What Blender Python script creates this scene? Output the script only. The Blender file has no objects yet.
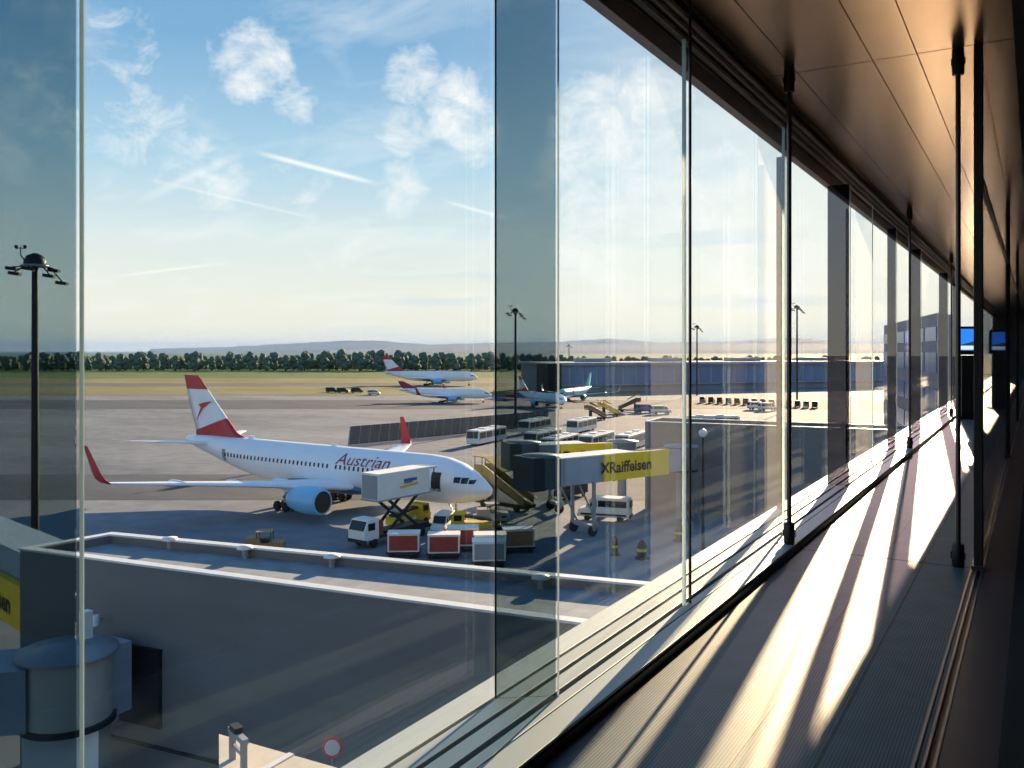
import bpy, bmesh, math, random
from mathutils import Vector, Matrix
random.seed(7)
S = bpy.context.scene
COL = S.collection
PI = math.pi
# ------------------------------------------------------------------ camera frame (1024 x 768)
FPX, CX, HY, EYE = 880.0, 512.0, 350.0, 1.6
TH = math.atan(524/880)
RV = Vector((math.cos(TH), math.sin(TH), 0)); FV = Vector((-math.sin(TH), math.cos(TH), 0))
GZ = -17.5                                   # apron level below the walkway floor
def wp(px, d, z=GZ):
    v = RV*((px-CX)*d/FPX)+FV*d
    return Vector((v.x, v.y, z))
def gp(px, py, z=GZ):
    return wp(px, FPX*(EYE-z)/(py-HY), z)
def head(dr, dd):
    v = RV*dr+FV*dd
    return math.atan2(v.y, v.x)

# ------------------------------------------------------------------ materials
def nodes(name):
    m = bpy.data.materials.new(name); m.use_nodes = True
    nt = m.node_tree
    return m, nt, nt.nodes, nt.links
def lin(c):
    return tuple((x/12.92 if x <= .04045 else ((x+.055)/1.055)**2.4) for x in c)
def hx(r, g, b):
    return lin((r/255, g/255, b/255))
def mat(name, col, rough=.6, metal=0., var=.12, scale=3., spec=.5, bump=0., stretch=(1, 1, 1), coat=0.):
    m, nt, N, L = nodes(name)
    b = N['Principled BSDF']
    tc = N.new('ShaderNodeTexCoord'); mp = N.new('ShaderNodeMapping'); mp.inputs['Scale'].default_value = stretch
    L.new(tc.outputs['Object'], mp.inputs[0])
    n = N.new('ShaderNodeTexNoise'); n.inputs['Scale'].default_value = scale; n.inputs['Detail'].default_value = 5
    L.new(mp.outputs[0], n.inputs[0])
    r = N.new('ShaderNodeMapRange'); r.inputs[1].default_value = .3; r.inputs[2].default_value = .7
    r.inputs[3].default_value = 1-var; r.inputs[4].default_value = 1+var*.6
    L.new(n.outputs[0], r.inputs[0])
    mx = N.new('ShaderNodeVectorMath'); mx.operation = 'SCALE'; mx.inputs[0].default_value = col[:3]
    L.new(r.outputs[0], mx.inputs['Scale']); L.new(mx.outputs[0], b.inputs['Base Color'])
    b.inputs['Roughness'].default_value = rough; b.inputs['Metallic'].default_value = metal
    b.inputs['Specular IOR Level'].default_value = spec
    if coat: b.inputs['Coat Weight'].default_value = coat
    if bump:
        bp = N.new('ShaderNodeBump'); bp.inputs['Strength'].default_value = bump; bp.inputs['Distance'].default_value = .02
        L.new(n.outputs[0], bp.inputs['Height']); L.new(bp.outputs[0], b.inputs['Normal'])
    return m
def glass(name, tint, f0=.045, fg=.75, rough=0., milk=0., milkcol=(1, 1, 1)):
    """clear pane: straight transmission plus a mirror share that grows towards grazing angles"""
    m, nt, N, L = nodes(name)
    N.remove(N['Principled BSDF'])
    out = N['Material Output']
    geo = N.new('ShaderNodeNewGeometry')
    dt = N.new('ShaderNodeVectorMath'); dt.operation = 'DOT_PRODUCT'
    L.new(geo.outputs['Incoming'], dt.inputs[0]); L.new(geo.outputs['Normal'], dt.inputs[1])
    ab = N.new('ShaderNodeMath'); ab.operation = 'ABSOLUTE'; L.new(dt.outputs['Value'], ab.inputs[0])
    om = N.new('ShaderNodeMath'); om.operation = 'SUBTRACT'; om.inputs[0].default_value = 1; L.new(ab.outputs[0], om.inputs[1])
    pw = N.new('ShaderNodeMath'); pw.operation = 'POWER'; pw.inputs[1].default_value = 5; L.new(om.outputs[0], pw.inputs[0])
    ma = N.new('ShaderNodeMath'); ma.operation = 'MULTIPLY_ADD'; ma.inputs[1].default_value = fg-f0; ma.inputs[2].default_value = f0
    L.new(pw.outputs[0], ma.inputs[0])
    tr = N.new('ShaderNodeBsdfTransparent'); tr.inputs[0].default_value = (*tint, 1)
    gl = N.new('ShaderNodeBsdfGlossy'); gl.inputs['Roughness'].default_value = rough; gl.inputs[0].default_value = (1, 1, 1, 1)
    body = tr
    if milk:
        tl = N.new('ShaderNodeBsdfTranslucent'); tl.inputs[0].default_value = (*milkcol, 1)
        mm = N.new('ShaderNodeMixShader'); mm.inputs[0].default_value = milk
        L.new(tr.outputs[0], mm.inputs[1]); L.new(tl.outputs[0], mm.inputs[2]); body = mm
    mx = N.new('ShaderNodeMixShader'); L.new(ma.outputs[0], mx.inputs[0])
    L.new(body.outputs[0], mx.inputs[1]); L.new(gl.outputs[0], mx.inputs[2]); L.new(mx.outputs[0], out.inputs[0])
    return m
def emit(name, col, st):
    m, nt, N, L = nodes(name)
    b = N['Principled BSDF']; b.inputs['Base Color'].default_value = (*[c*.3 for c in col], 1)
    b.inputs['Emission Color'].default_value = (*col, 1); b.inputs['Emission Strength'].default_value = st
    return m

W = dict(
 plane=mat('aircraft_white', hx(234, 240, 248), .3, 0, .03, .5, coat=.3),
 red=mat('livery_red', hx(176, 30, 42), .35, 0, .05, 1),
 darkred=mat('lettering_red', hx(150, 40, 70), .4, 0, .05, 1),
 engine=mat('nacelle_blue', hx(130, 196, 236), .35, 0, .05, 1),
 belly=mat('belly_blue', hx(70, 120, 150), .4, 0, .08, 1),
 metal=mat('bare_metal', hx(165, 170, 175), .35, .8, .1, 2),
 tyre=mat('rubber', hx(28, 28, 30), .8, 0, .2, 4),
 dark=mat('dark_metal', hx(40, 42, 46), .5, .2, .15, 3),
 black=mat('black_paint', hx(16, 16, 18), .5, 0, .2, 3),
 winglass=mat('dark_window', hx(22, 28, 36), .15, 0, .1, 1),
 white=mat('white_paint', hx(225, 226, 224), .45, 0, .06, 1.2),
 grey=mat('grey_paint', hx(140, 148, 156), .5, 0, .08, 1.2),
 bluegrey=mat('bluegrey_cladding', hx(150, 164, 176), .5, 0, .08, .8),
 yellow=mat('yellow_paint', hx(216, 186, 40), .5, 0, .1, 1.5),
 adyellow=mat('sign_yellow', hx(255, 208, 8), .45, 0, .04, .6),
 signink=mat('sign_black', hx(20, 18, 22), .5, 0, .1, 2),
 cabgrey=mat('cab_cladding', hx(104, 112, 118), .55, .1, .1, 1),
 olive=mat('olive_canvas', hx(120, 108, 58), .7, 0, .15, 1.5),
 tan=mat('tan_paint', hx(150, 118, 80), .6, 0, .15, 1.5),
 ocher=mat('container_red', hx(150, 62, 54), .6, 0, .15, 2),
 teal=mat('teal_livery', hx(90, 170, 180), .4, 0, .06, 1),
 blue=mat('blue_paint', hx(60, 90, 150), .5, 0, .1, 1),
 fence=mat('weathered_fence', hx(72, 80, 82), .7, .2, .2, 1),
 wall=mat('anthracite_cladding', hx(108, 110, 112), .6, 0, .12, .25, stretch=(1, 1, 4)),
 roof=mat('roof_gravel', hx(126, 136, 146), .9, 0, .25, 1.2, bump=.2),
 coping=mat('coping_metal', hx(216, 220, 222), .4, .2, .05, .6),
 concrete=mat('pale_concrete', hx(190, 186, 176), .85, 0, .12, 1.5),
 skyglass=mat('terminal_glazing', hx(98, 122, 160), .25, .1, .25, .08, stretch=(1, 1, .3)),
 terminal=mat('terminal_cladding', hx(140, 146, 166), .6, 0, .15, .1),
 treec=mat('hazed_foliage', hx(88, 108, 94), .9, 0, .25, .5, bump=.6),  # distance haze mixed into the leaf colour, lighter and greyer
 bark=mat('tree_bark', hx(70, 58, 46), .9, 0, .2, 2),
 hill=mat('wooded_hill', hx(56, 74, 70), .95, 0, .15, .002),
 redvan=mat('red_van', hx(215, 80, 80), .5, 0, .05, 1),
 wingclad=mat('wing_cladding', hx(92, 94, 122), .5, 0, .1, .2),
 # interior
 mullion=mat('dark_bronze', hx(38, 34, 36), .35, .6, .1, 4),
 rod=mat('rod_steel', hx(84, 80, 82), .3, .8, .1, 6),
 ledge=mat('sill_aluminium', hx(160, 176, 182), .5, .1, .06, 3, stretch=(1, .2, 1)),
 groove=mat('groove_black', hx(30, 32, 36), .5, .1, .15, 4),
 header=mat('header_lining', hx(112, 102, 98), .5, .1, .1, 3),
 curb=mat('curb_bronze', hx(70, 62, 56), .4, .5, .1, 3),
 louvre=mat('louvre_bronze', hx(168, 154, 150), .45, .2, .08, 3, stretch=(1, .1, 1)),
 slate=mat('slate_kerb', hx(58, 62, 72), .4, .2, .12, 3),
 track=mat('track_steel', hx(150, 155, 162), .3, .8, .06, 5),
 jet=mat('matte_black', hx(10, 9, 10), .7, 0, .2, 3),
 darkwall=mat('dark_wall', hx(46, 44, 48), .6, 0, .15, .8),
 screenblue=emit('screen_blue', hx(40, 110, 220), 1.3),
 screenwhite=emit('screen_pale', hx(215, 225, 230), .9),
 screengreen=emit('screen_slate', hx(40, 70, 90), .8),
 pane=glass('clear_facade_glass', (.98, .99, .99), .095, .16),
 findark=glass('tinted_fin_glass', (.54, .61, .63), .03, .5),
 finmid=glass('grey_fin_glass', (.95, .97, .98), .03, .2, milk=.015, milkcol=(.95, .96, 1)),
 finpale=glass('frosted_fin_glass', (.96, .97, .98), .03, .3, milk=.035, milkcol=(1, 1, .98)),
 finsmoke=glass('smoked_fin_glass', (.155, .148, .19), .13, .4),
 finedge=mat('polished_glass_edge', hx(228, 236, 236), .2, .1, .03, 3),
 partglass=glass('smoked_partition_glass', (.62, .63, .66), .04, .5),
)

def edge_material(k):
    m, nt, N, L = nodes('polished_glass_edge')
    N.remove(N['Principled BSDF'])
    a = N.new('ShaderNodeBsdfTranslucent'); b = N.new('ShaderNodeBsdfDiffuse'); x = N.new('ShaderNodeMixShader'); x.inputs[0].default_value = .35
    a.inputs[0].default_value = (.62*k, .70*k, .72*k, 1); b.inputs[0].default_value = (.75, .82, .84, 1)
    L.new(a.outputs[0], x.inputs[1]); L.new(b.outputs[0], x.inputs[2]); L.new(x.outputs[0], N['Material Output'].inputs[0])
    return m
W['finedge'] = edge_material(1.); W['finedgew'] = edge_material(1.35)
def fin_material():
    m = mat('tail_livery', hx(225, 230, 238), .3, 0, .03, .5)
    nt = m.node_tree; N = nt.nodes; L = nt.links
    b = N['Principled BSDF']; src = b.inputs['Base Color'].links[0].from_socket
    tc = N.new('ShaderNodeTexCoord'); sp = N.new('ShaderNodeSeparateXYZ'); L.new(tc.outputs['Object'], sp.inputs[0])
    def gt(sock, v, op='GREATER_THAN'):
        n = N.new('ShaderNodeMath'); n.operation = op; n.inputs[1].default_value = v; L.new(sock, n.inputs[0]); return n.outputs[0]
    top = gt(sp.outputs[2], 13.9)
    k = N.new('ShaderNodeMath'); k.operation = 'MULTIPLY_ADD'; k.inputs[1].default_value = -.30; k.inputs[2].default_value = -4.5
    L.new(sp.outputs[0], k.inputs[0])
    ad = N.new('ShaderNodeMath'); ad.operation = 'ADD'; L.new(sp.outputs[2], ad.inputs[0])
    # slanted upper edge of the lower band: rises towards the leading edge
    k2 = N.new('ShaderNodeMath'); k2.operation = 'MULTIPLY'; k2.inputs[1].default_value = -.28; L.new(sp.outputs[0], k2.inputs[0])
    L.new(k2.outputs[0], ad.inputs[1])
    low = gt(ad.outputs[0], 22.6, 'LESS_THAN')
    mxm = N.new('ShaderNodeMath'); mxm.operation = 'MAXIMUM'; L.new(top, mxm.inputs[0]); L.new(low, mxm.inputs[1])
    mx = N.new('ShaderNodeMix'); mx.data_type = 'RGBA'; mx.inputs[7].default_value = (*hx(176, 30, 42), 1)
    L.new(mxm.outputs[0], mx.inputs[0]); L.new(src, mx.inputs[6]); L.new(mx.outputs[2], b.inputs['Base Color'])
    return m
W['finlivery'] = fin_material()

def floor_material():
    m, nt, N, L = nodes('ribbed_floor')
    b = N['Principled BSDF']
    tc = N.new('ShaderNodeTexCoord'); sp = N.new('ShaderNodeSeparateXYZ'); L.new(tc.outputs['Object'], sp.inputs[0])
    mu = N.new('ShaderNodeMath'); mu.operation = 'MULTIPLY'; mu.inputs[1].default_value = 2*PI/.0135; L.new(sp.outputs[0], mu.inputs[0])
    sn = N.new('ShaderNodeMath'); sn.operation = 'SINE'; L.new(mu.outputs[0], sn.inputs[0])
    rg = N.new('ShaderNodeMapRange'); rg.inputs[1].default_value = -.4; rg.inputs[2].default_value = .6; rg.inputs[3].default_value = .55; rg.inputs[4].default_value = 1.15
    L.new(sn.outputs[0], rg.inputs[0])
    n = N.new('ShaderNodeTexNoise'); n.inputs['Scale'].default_value = 6; n.inputs['Detail'].default_value = 6; L.new(tc.outputs['Object'], n.inputs[0])
    r2 = N.new('ShaderNodeMapRange'); r2.inputs[1].default_value = .3; r2.inputs[2].default_value = .7; r2.inputs[3].default_value = .85; r2.inputs[4].default_value = 1.1
    L.new(n.outputs[0], r2.inputs[0])
    mm = N.new('ShaderNodeMath'); mm.operation = 'MULTIPLY'; L.new(rg.outputs[0], mm.inputs[0]); L.new(r2.outputs[0], mm.inputs[1])
    sc = N.new('ShaderNodeVectorMath'); sc.operation = 'SCALE'; sc.inputs[0].default_value = hx(92, 114, 122); L.new(mm.outputs[0], sc.inputs['Scale'])
    L.new(sc.outputs[0], b.inputs['Base Color'])
    b.inputs['Roughness'].default_value = .5; b.inputs['Metallic'].default_value = 0; b.inputs['Specular IOR Level'].default_value = .3
    return m
W['floor'] = floor_material()

def ceiling_material():
    m, nt, N, L = nodes('perforated_ceiling')
    b = N['Principled BSDF']
    tc = N.new('ShaderNodeTexCoord')
    v = N.new('ShaderNodeTexVoronoi'); v.inputs['Scale'].default_value = 55; v.inputs['Randomness'].default_value = 0
    L.new(tc.outputs['Object'], v.inputs[0])
    rg = N.new('ShaderNodeMapRange'); rg.inputs[1].default_value = .2; rg.inputs[2].default_value = .3; rg.inputs[3].default_value = .55; rg.inputs[4].default_value = 1
    L.new(v.outputs['Distance'], rg.inputs[0])
    sc = N.new('ShaderNodeVectorMath'); sc.operation = 'SCALE'; sc.inputs[0].default_value = hx(164, 132, 102); L.new(rg.outputs[0], sc.inputs['Scale'])
    L.new(sc.outputs[0], b.inputs['Base Color'])
    b.inputs['Roughness'].default_value = .27; b.inputs['Metallic'].default_value = .78
    return m
W['ceiling'] = ceiling_material()

def ground_material(name, c1, c2, s1, s2, seams=False):
    m, nt, N, L = nodes(name)
    b = N['Principled BSDF']; b.inputs['Roughness'].default_value = .85; b.inputs['Specular IOR Level'].default_value = .1
    tc = N.new('ShaderNodeTexCoord')
    mp = N.new('ShaderNodeMapping'); mp.inputs['Scale'].default_value = (1, 2.2, 1); mp.inputs['Rotation'].default_value = (0, 0, .35)
    L.new(tc.outputs['Object'], mp.inputs[0])
    n = N.new('ShaderNodeTexNoise'); n.inputs['Scale'].default_value = s1; n.inputs['Detail'].default_value = 7; n.inputs['Roughness'].default_value = .6
    n2 = N.new('ShaderNodeTexNoise'); n2.inputs['Scale'].default_value = s2; n2.inputs['Detail'].default_value = 4
    L.new(mp.outputs[0], n.inputs[0]); L.new(tc.outputs['Object'], n2.inputs[0])
    ad = N.new('ShaderNodeMath'); ad.operation = 'MULTIPLY_ADD'; ad.inputs[1].default_value = .45
    L.new(n2.outputs[0], ad.inputs[0]); L.new(n.outputs[0], ad.inputs[2])
    rg = N.new('ShaderNodeMapRange'); rg.inputs[1].default_value = .5; rg.inputs[2].default_value = .95
    L.new(ad.outputs[0], rg.inputs[0])
    mx = N.new('ShaderNodeMix'); mx.data_type = 'RGBA'; mx.inputs[6].default_value = (*c1, 1); mx.inputs[7].default_value = (*c2, 1)
    L.new(rg.outputs[0], mx.inputs[0])
    L.new(mx.outputs[2], b.inputs['Base Color'])
    return m
W['apron'] = ground_material('apron_concrete', hx(94, 102, 112), hx(134, 141, 148), .02, .35)
W['asphalt'] = ground_material('apron_asphalt', hx(74, 81, 92), hx(92, 98, 106), .05, .6)
W['grass'] = ground_material('green_grass', hx(70, 96, 56), hx(98, 116, 72), .02, .2)
W['drygrass'] = ground_material('dry_grass', hx(106, 108, 74), hx(134, 130, 94), .02, .2)
W['taxi'] = ground_material('taxiway', hx(88, 92, 96), hx(108, 110, 110), .02, .3)

# ------------------------------------------------------------------ mesh builder
class MB:
    def __init__(s): s.v = []; s.f = []; s.m = []; s.sm = []
    def add(s, vs, fs, m=0, smooth=False):
        o = len(s.v); s.v += [Vector(v) for v in vs]
        for f in fs: s.f.append([i+o for i in f]); s.m.append(m); s.sm.append(smooth)
        return s
    def box(s, c, d, rz=0, m=0, ry=0, rx=0, taper=1.0):
        x, y, z = d[0]/2, d[1]/2, d[2]/2
        M = Matrix.Rotation(rz, 3, 'Z') @ Matrix.Rotation(ry, 3, 'Y') @ Matrix.Rotation(rx, 3, 'X')
        vs = []
        for k, zz in ((1, -z), (taper, z)):
            for sx, sy in ((-1, -1), (1, -1), (1, 1), (-1, 1)): vs.append(M @ Vector((sx*x*k, sy*y*k, zz))+Vector(c))
        return s.add(vs, [(3, 2, 1, 0), (4, 5, 6, 7), (0, 1, 5, 4), (1, 2, 6, 5), (2, 3, 7, 6), (3, 0, 4, 7)], m)
    def box2(s, a, b, m=0):
        return s.box([(a[i]+b[i])/2 for i in range(3)], [abs(b[i]-a[i]) for i in range(3)], m=m)
    def loft(s, rings, m=0, smooth=True, caps=True):
        n = len(rings[0]); vs = [p for r in rings for p in r]; fs = []
        for i in range(len(rings)-1):
            for j in range(n): fs.append((i*n+j, i*n+(j+1) % n, (i+1)*n+(j+1) % n, (i+1)*n+j))
        s.add(vs, fs, m, smooth)
        if caps:
            s.add(rings[0], [tuple(range(n))[::-1]], m); s.add(rings[-1], [tuple(range(n))], m)
        return s
    def tube(s, a, b, r0, r1=None, n=10, m=0, caps=True):
        a, b = Vector(a), Vector(b); r1 = r0 if r1 is None else r1
        d = (b-a).normalized(); u = d.orthogonal().normalized(); w = d.cross(u)
        ring = lambda p, r: [p+(u*math.cos(2*PI*i/n)+w*math.sin(2*PI*i/n))*r for i in range(n)]
        return s.loft([ring(a, r0), ring(b, r1)], m, True, caps)
    def lathe(s, prof, n=24, c=(0, 0, 0), axis='z', m=0, smooth=True, caps=True):
        rings = []
        for r, h in prof:
            ring = []
            for i in range(n):
                p = (r*math.cos(2*PI*i/n), r*math.sin(2*PI*i/n), h)
                if axis == 'x': p = (p[2], p[0], p[1])
                if axis == 'y': p = (p[1], p[2], p[0])
                ring.append(Vector(p)+Vector(c))
            rings.append(ring)
        return s.loft(rings, m, smooth, caps)
    def prism(s, poly, a, b, plane='xz', m=0):
        n = len(poly)
        def P(u, v, w): return {'xz': (u, w, v), 'xy': (u, v, w), 'yz': (w, u, v)}[plane]
        vs = [P(u, v, a) for u, v in poly]+[P(u, v, b) for u, v in poly]
        fs = [tuple(range(n)), tuple(range(n, 2*n))[::-1]]+[(i, (i+1) % n, n+(i+1) % n, n+i) for i in range(n)]
        return s.add(vs, fs, m)
    def wheel(s, c, r, w, m=0):
        return s.lathe([(r*.55, -w/2), (r*.9, -w/2), (r, -w/3), (r, w/3), (r*.9, w/2), (r*.55, w/2)], 16, c, 'y', m)
    def mesh(s, name, mats):
        me = bpy.data.meshes.new(name); me.from_pydata([tuple(v) for v in s.v], [], s.f)
        for k in (mats if isinstance(mats, (list, tuple)) else [mats]): me.materials.append(W[k] if isinstance(k, str) else k)
        for p, mi, sm in zip(me.polygons, s.m, s.sm): p.material_index = mi; p.use_smooth = sm
        bm = bmesh.new(); bm.from_mesh(me); bmesh.ops.recalc_face_normals(bm, faces=bm.faces); bm.to_mesh(me); bm.free()
        return me
    def build(s, name, mats, parent=None, loc=(0, 0, 0), rz=0, bevel=0):
        o = bpy.data.objects.new(name, s.mesh(name, mats)); COL.objects.link(o)
        o.location = loc; o.rotation_euler = (0, 0, rz)
        if parent: o.parent = parent
        if bevel:
            b = o.modifiers.new('bevel', 'BEVEL'); b.width = bevel; b.segments = 2; b.limit_method = 'ANGLE'
        return o
def tag(o, label=None, cat=None, group=None, kind=None):
    for k, v in (('label', label), ('category', cat), ('group', group), ('kind', kind)):
        if v: o[k] = v
    return o
def thing(name, label, cat, loc=(0, 0, 0), rz=0, group=None):
    o = bpy.data.objects.new(name, None); COL.objects.link(o); o.empty_display_size = .2
    o.location = loc; o.rotation_euler = (0, 0, rz)
    return tag(o, label, cat, group)
def struct(name, mb, mats, **k):
    return tag(mb.build(name, mats, **k), kind='structure')
def copy_tree(o, parent=None, scale=None):
    c = o.copy(); COL.objects.link(c)
    if parent: c.parent = parent
    for ch in [x for x in bpy.data.objects if x.parent == o]: copy_tree(ch, c)
    return c
def text_mesh(body, size, shear=0., width=1.0, bold=0.):
    cu = bpy.data.curves.new('lettering', 'FONT'); cu.body = body; cu.size = size; cu.shear = shear; cu.offset = bold
    cu.resolution_u = 3
    o = bpy.data.objects.new('lettering', cu); COL.objects.link(o)
    dg = bpy.context.evaluated_depsgraph_get(); dg.update()
    me = bpy.data.meshes.new_from_object(o.evaluated_get(dg))
    vs = [(v.co.x*width, v.co.y) for v in me.vertices]; fs = [tuple(p.vertices) for p in me.polygons]
    bpy.data.objects.remove(o); bpy.data.meshes.remove(me)
    return vs, fs
def thick_text(mb, body, size, fn, shear=0., width=1., bold=0., m=0):
    vs, fs = text_mesh(body, size, shear, width, bold)
    return mb.add([fn(x, y) for x, y in vs], fs, m)

# ================================================================== INTERIOR: glazed walkway
XF, XI, XC = -2.04, -1.82, -1.63          # facade glass, fin inner edge, curb face
XR = -.36                                 # right-hand track line
CZ = 3.83
Y0, Y1 = -9.0, 62.0
mb = MB().box2((XC, Y0, -.12), (XR-.02, Y1, 0)); struct('floor', mb, 'floor')
mb = MB()
for x in (-.73, -1.016): mb.box2((x-.004, Y0, 0), (x+.004, Y1, .0015))
for k in range(-1, 8):
    y = 7.27+7.8*k
    if Y0 < y < Y1: mb.box2((XC, y-.006, 0), (XR-.02, y+.006, .0016))
struct('trim_1', mb, 'groove')
mb = MB()
for x in (-.335, -.372, -.405): mb.box2((x-.006, Y0, -.02), (x+.006, Y1, .006))
struct('trim_2', mb, 'track')
mb = MB().box2((XR+.035, Y0, -.12), (-.125, Y1, .004)).box2((XR-.02, Y0, -.12), (XR+.035, Y1, -.012)); struct('trim_3', mb, 'slate')
mb = MB().box2((-.125, Y0, -.12), (4.2, Y1, .012)); struct('floor_hall', mb, 'jet')
# window ledge: four strips parted by dark grooves, on a dark base
zl = .07
mb = MB()
for a, b in ((-2.19, -2.055), (-2.034, -1.954), (-1.929, -1.848), (-1.817, -1.762)): mb.box2((a, Y0, zl-.03), (b, Y1, zl))
mb.box2((-1.755, Y0, zl-.03), (XC, Y1, zl))
struct('trim_4', mb, 'ledge', bevel=.003)
mb = MB().box2((-2.185, Y0, -.3), (XC-.02, Y1, zl-.03)); struct('trim_5', mb, 'groove')
mb = MB().box2((XC-.02, Y0, 0), (XC+.0, Y1, zl-.012)); struct('baseboard_left', mb, 'curb')
# ceiling in panels with seams
mb = MB()
xs = [-1.9, -1.65, -1.08, -.77, -.13]
ys = [Y0]+[7.25+7.8*k for k in range(-2, 8)]
ys = [y for y in ys if Y0 <= y <= Y1]+[Y1]
for i in range(len(xs)-1):
    for j in range(len(ys)-1):
        mb.box2((xs[i]+.004, ys[j]+.008, CZ), (xs[i+1]-.004, ys[j+1]-.008, CZ+.03))
struct('ceiling', mb, 'ceiling')
mb = MB().box2((-2.09, Y0, CZ+.03), (4.2, Y1, CZ+.25)); struct('ceiling_deck', mb, 'groove')
mb = MB().box2((-.13, Y0, CZ-.004), (4.2, Y1, CZ+.03)); struct('ceiling_hall', mb, 'jet')
# stepped blind housing above the glass
mb = MB()
mb.box2((-2.075, Y0, 3.46), (-2.0, Y1, 3.58)); struct('trim_6', mb, 'louvre', bevel=.004)
mb = MB()
for a, b, z in ((-1.985, -1.945, 3.60), (-1.93, -1.90, 3.70), (-1.965, -1.925, 3.655)):
    mb.box2((a, Y0, z), (b, Y1, z+.035))
struct('trim_7', mb, 'louvre', bevel=.004)
mb = MB().box2((-2.075, Y0, 3.58), (-1.99, Y1, CZ+.03)).box2((-1.99, Y0, 3.79), (-1.9, Y1, CZ+.03)); struct('trim_8', mb, 'header')
# shell that closes the corridor
mb = MB().box2((4.2, Y0, -.12), (4.4, Y1, CZ+.25)); struct('wall_right', mb, 'darkwall')
mb = MB().box2((-2.3, Y0-.2, -.3), (4.4, Y0, CZ+.25)); struct('wall_back', mb, 'darkwall')
mb = MB().box2((-2.3, Y1, -.3), (4.4, Y1+.2, CZ+.25)); struct('wall_end', mb, 'darkwall')
mb = MB().box2((-2.185, Y0, -1.6), (4.4, Y1, -.3)); struct('pier_deck', mb, 'wall')
mb = MB().box2((-1.2, Y0, GZ), (4.4, Y1, -1.6)); struct('pier_wall', mb, 'wall')

# fins: (inner y, outer y, inner x, outer x, material, label)
FINS = [
 (1.186, .98, XI, XF, 'findark', 'dark tinted glass fin at the left edge of the view, pale polished edge'),
 (3.45, 3.285, XI, XF, 'findark', 'dark tinted glass fin rising beside the nose of the parked airliner'),
 (5.05, 5.05, XI, XF+.02, 'finmid', 'pale glass fin with white edge, in front of the grey van and yellow sign'),
 (7.46, 7.46, XI, XF+.02, 'finpale', 'frosted glass fin just left of the facade rod with a dark foot'),
 (8.6, 8.6, XF-.025, XF-.11, 'finsmoke', 'narrow smoked blade added outside the glass to shade the floor, behind the footed rod'),  # added blade, cuts the sunlit strip beside the ledge narrower
 (10.4, 10.4, XI+.03, XF+.012, 'finsmoke', 'purple smoked fin, nearest of the dark ones past the facade rod'),
 (12.15, 12.15, XI, XF+.02, 'finpale', 'bright frosted fin standing between the two purple smoked fins'),
 (14.55, 14.55, XI-.01, XF+.08, 'finsmoke', 'purple smoked fin standing next beyond the bright frosted fin'),
 (17.8, 17.8, XI, XF+.02, 'finsmoke', 'narrow dark fin far down the facade, third of the smoked ones'),
 (23.6, 23.6, XI, XF+.02, 'finsmoke', 'very narrow dark fin, fourth of the smoked ones down the facade'),
 (27.6, 27.6, XI, XF+.02, 'finsmoke', 'thin dark fin near the far end, fifth of the smoked ones'),
]
for yi, yo, xi, xo, mk, lab in FINS:
    t = thing('glass_fin', lab, 'glass fin', (xi, yi, zl), 0, 'glass fins along the window wall')
    dx, dy = xo-xi, yo-yi; ln = math.hypot(dx, dy); rz = math.atan2(dy, dx)
    th = .012
    p = MB().box((ln/2+.005, 0, (3.46-zl)/2), (ln-.008, th, 3.46-zl-.002)).build('fin_panel', mk, t); p.rotation_euler = (0, 0, rz)
    ew = (.022 if yi < 8 else .01) if mk in ('finmid', 'finpale') else .007
    e = MB().box((-ew/2, 0, (3.46-zl)/2), (ew, th, 3.46-zl-.002)).build('polished_edge', 'finedgew' if mk in ('finmid', 'finpale') else 'finedge', t); e.rotation_euler = (0, 0, rz)
    if mk == 'findark':
        e = MB().box((ln, 0, (3.46-zl)/2), (.008, .012, 3.46-zl-.002)).build('facade_joint', 'rod', t); e.rotation_euler = (0, 0, rz)
# panes between the fins
yp = [Y0]+[f[1] for f in FINS]+[34, 42, 51, Y1]
yp.remove(8.6)
for i in range(len(yp)-1):
    mb = MB().box2((XF-.02, yp[i]+.012, zl-.02), (XF, yp[i+1]-.012, 3.46))
    struct('window_%d' % (i+1), mb, 'pane')
# slim dark vertical rods with clamp fittings
def rod(x, y, label, z0, r=.018, fit=True, group='steel rods with clamp fittings'):
    t = thing('steel_rod', label, 'steel rod', (x, y, z0), 0, group)
    h = CZ-z0
    MB().tube((0, 0, .05 if fit else 0), (0, 0, h-.05), r, n=14).build('rod', 'rod', t)
    if fit:
        for nm, a, b in (('foot_fitting', 0, .17), ('head_fitting', h-.2, h)):
            o = MB().lathe([(.036, a), (.042, a+.01), (.042, b-.01), (.036, b)], 18).build(nm, 'black', t)
            MB().box((0, 0, (a+b)/2), (.1, .022, .05)).build('clamp_bolt', 'rod', o)
    return t
rod(-1.672, 7.08, 'dark steel rod on the window ledge, black clamp foot beside the sunlit floor', zl)
rod(-1.69, 14.95, 'thin dark steel rod on the window ledge further down the corridor', zl)
rod(-1.69, 22.8, 'faint dark steel rod on the window ledge near the corridor end', zl)
rod(-.494, 7.27, 'dark steel rod on the walkway floor, left of the thick black post', 0)
rod(-1.80, 5.13, 'slim dark rod against the white-edged fin before the grey van', zl, .009, False)
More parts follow.
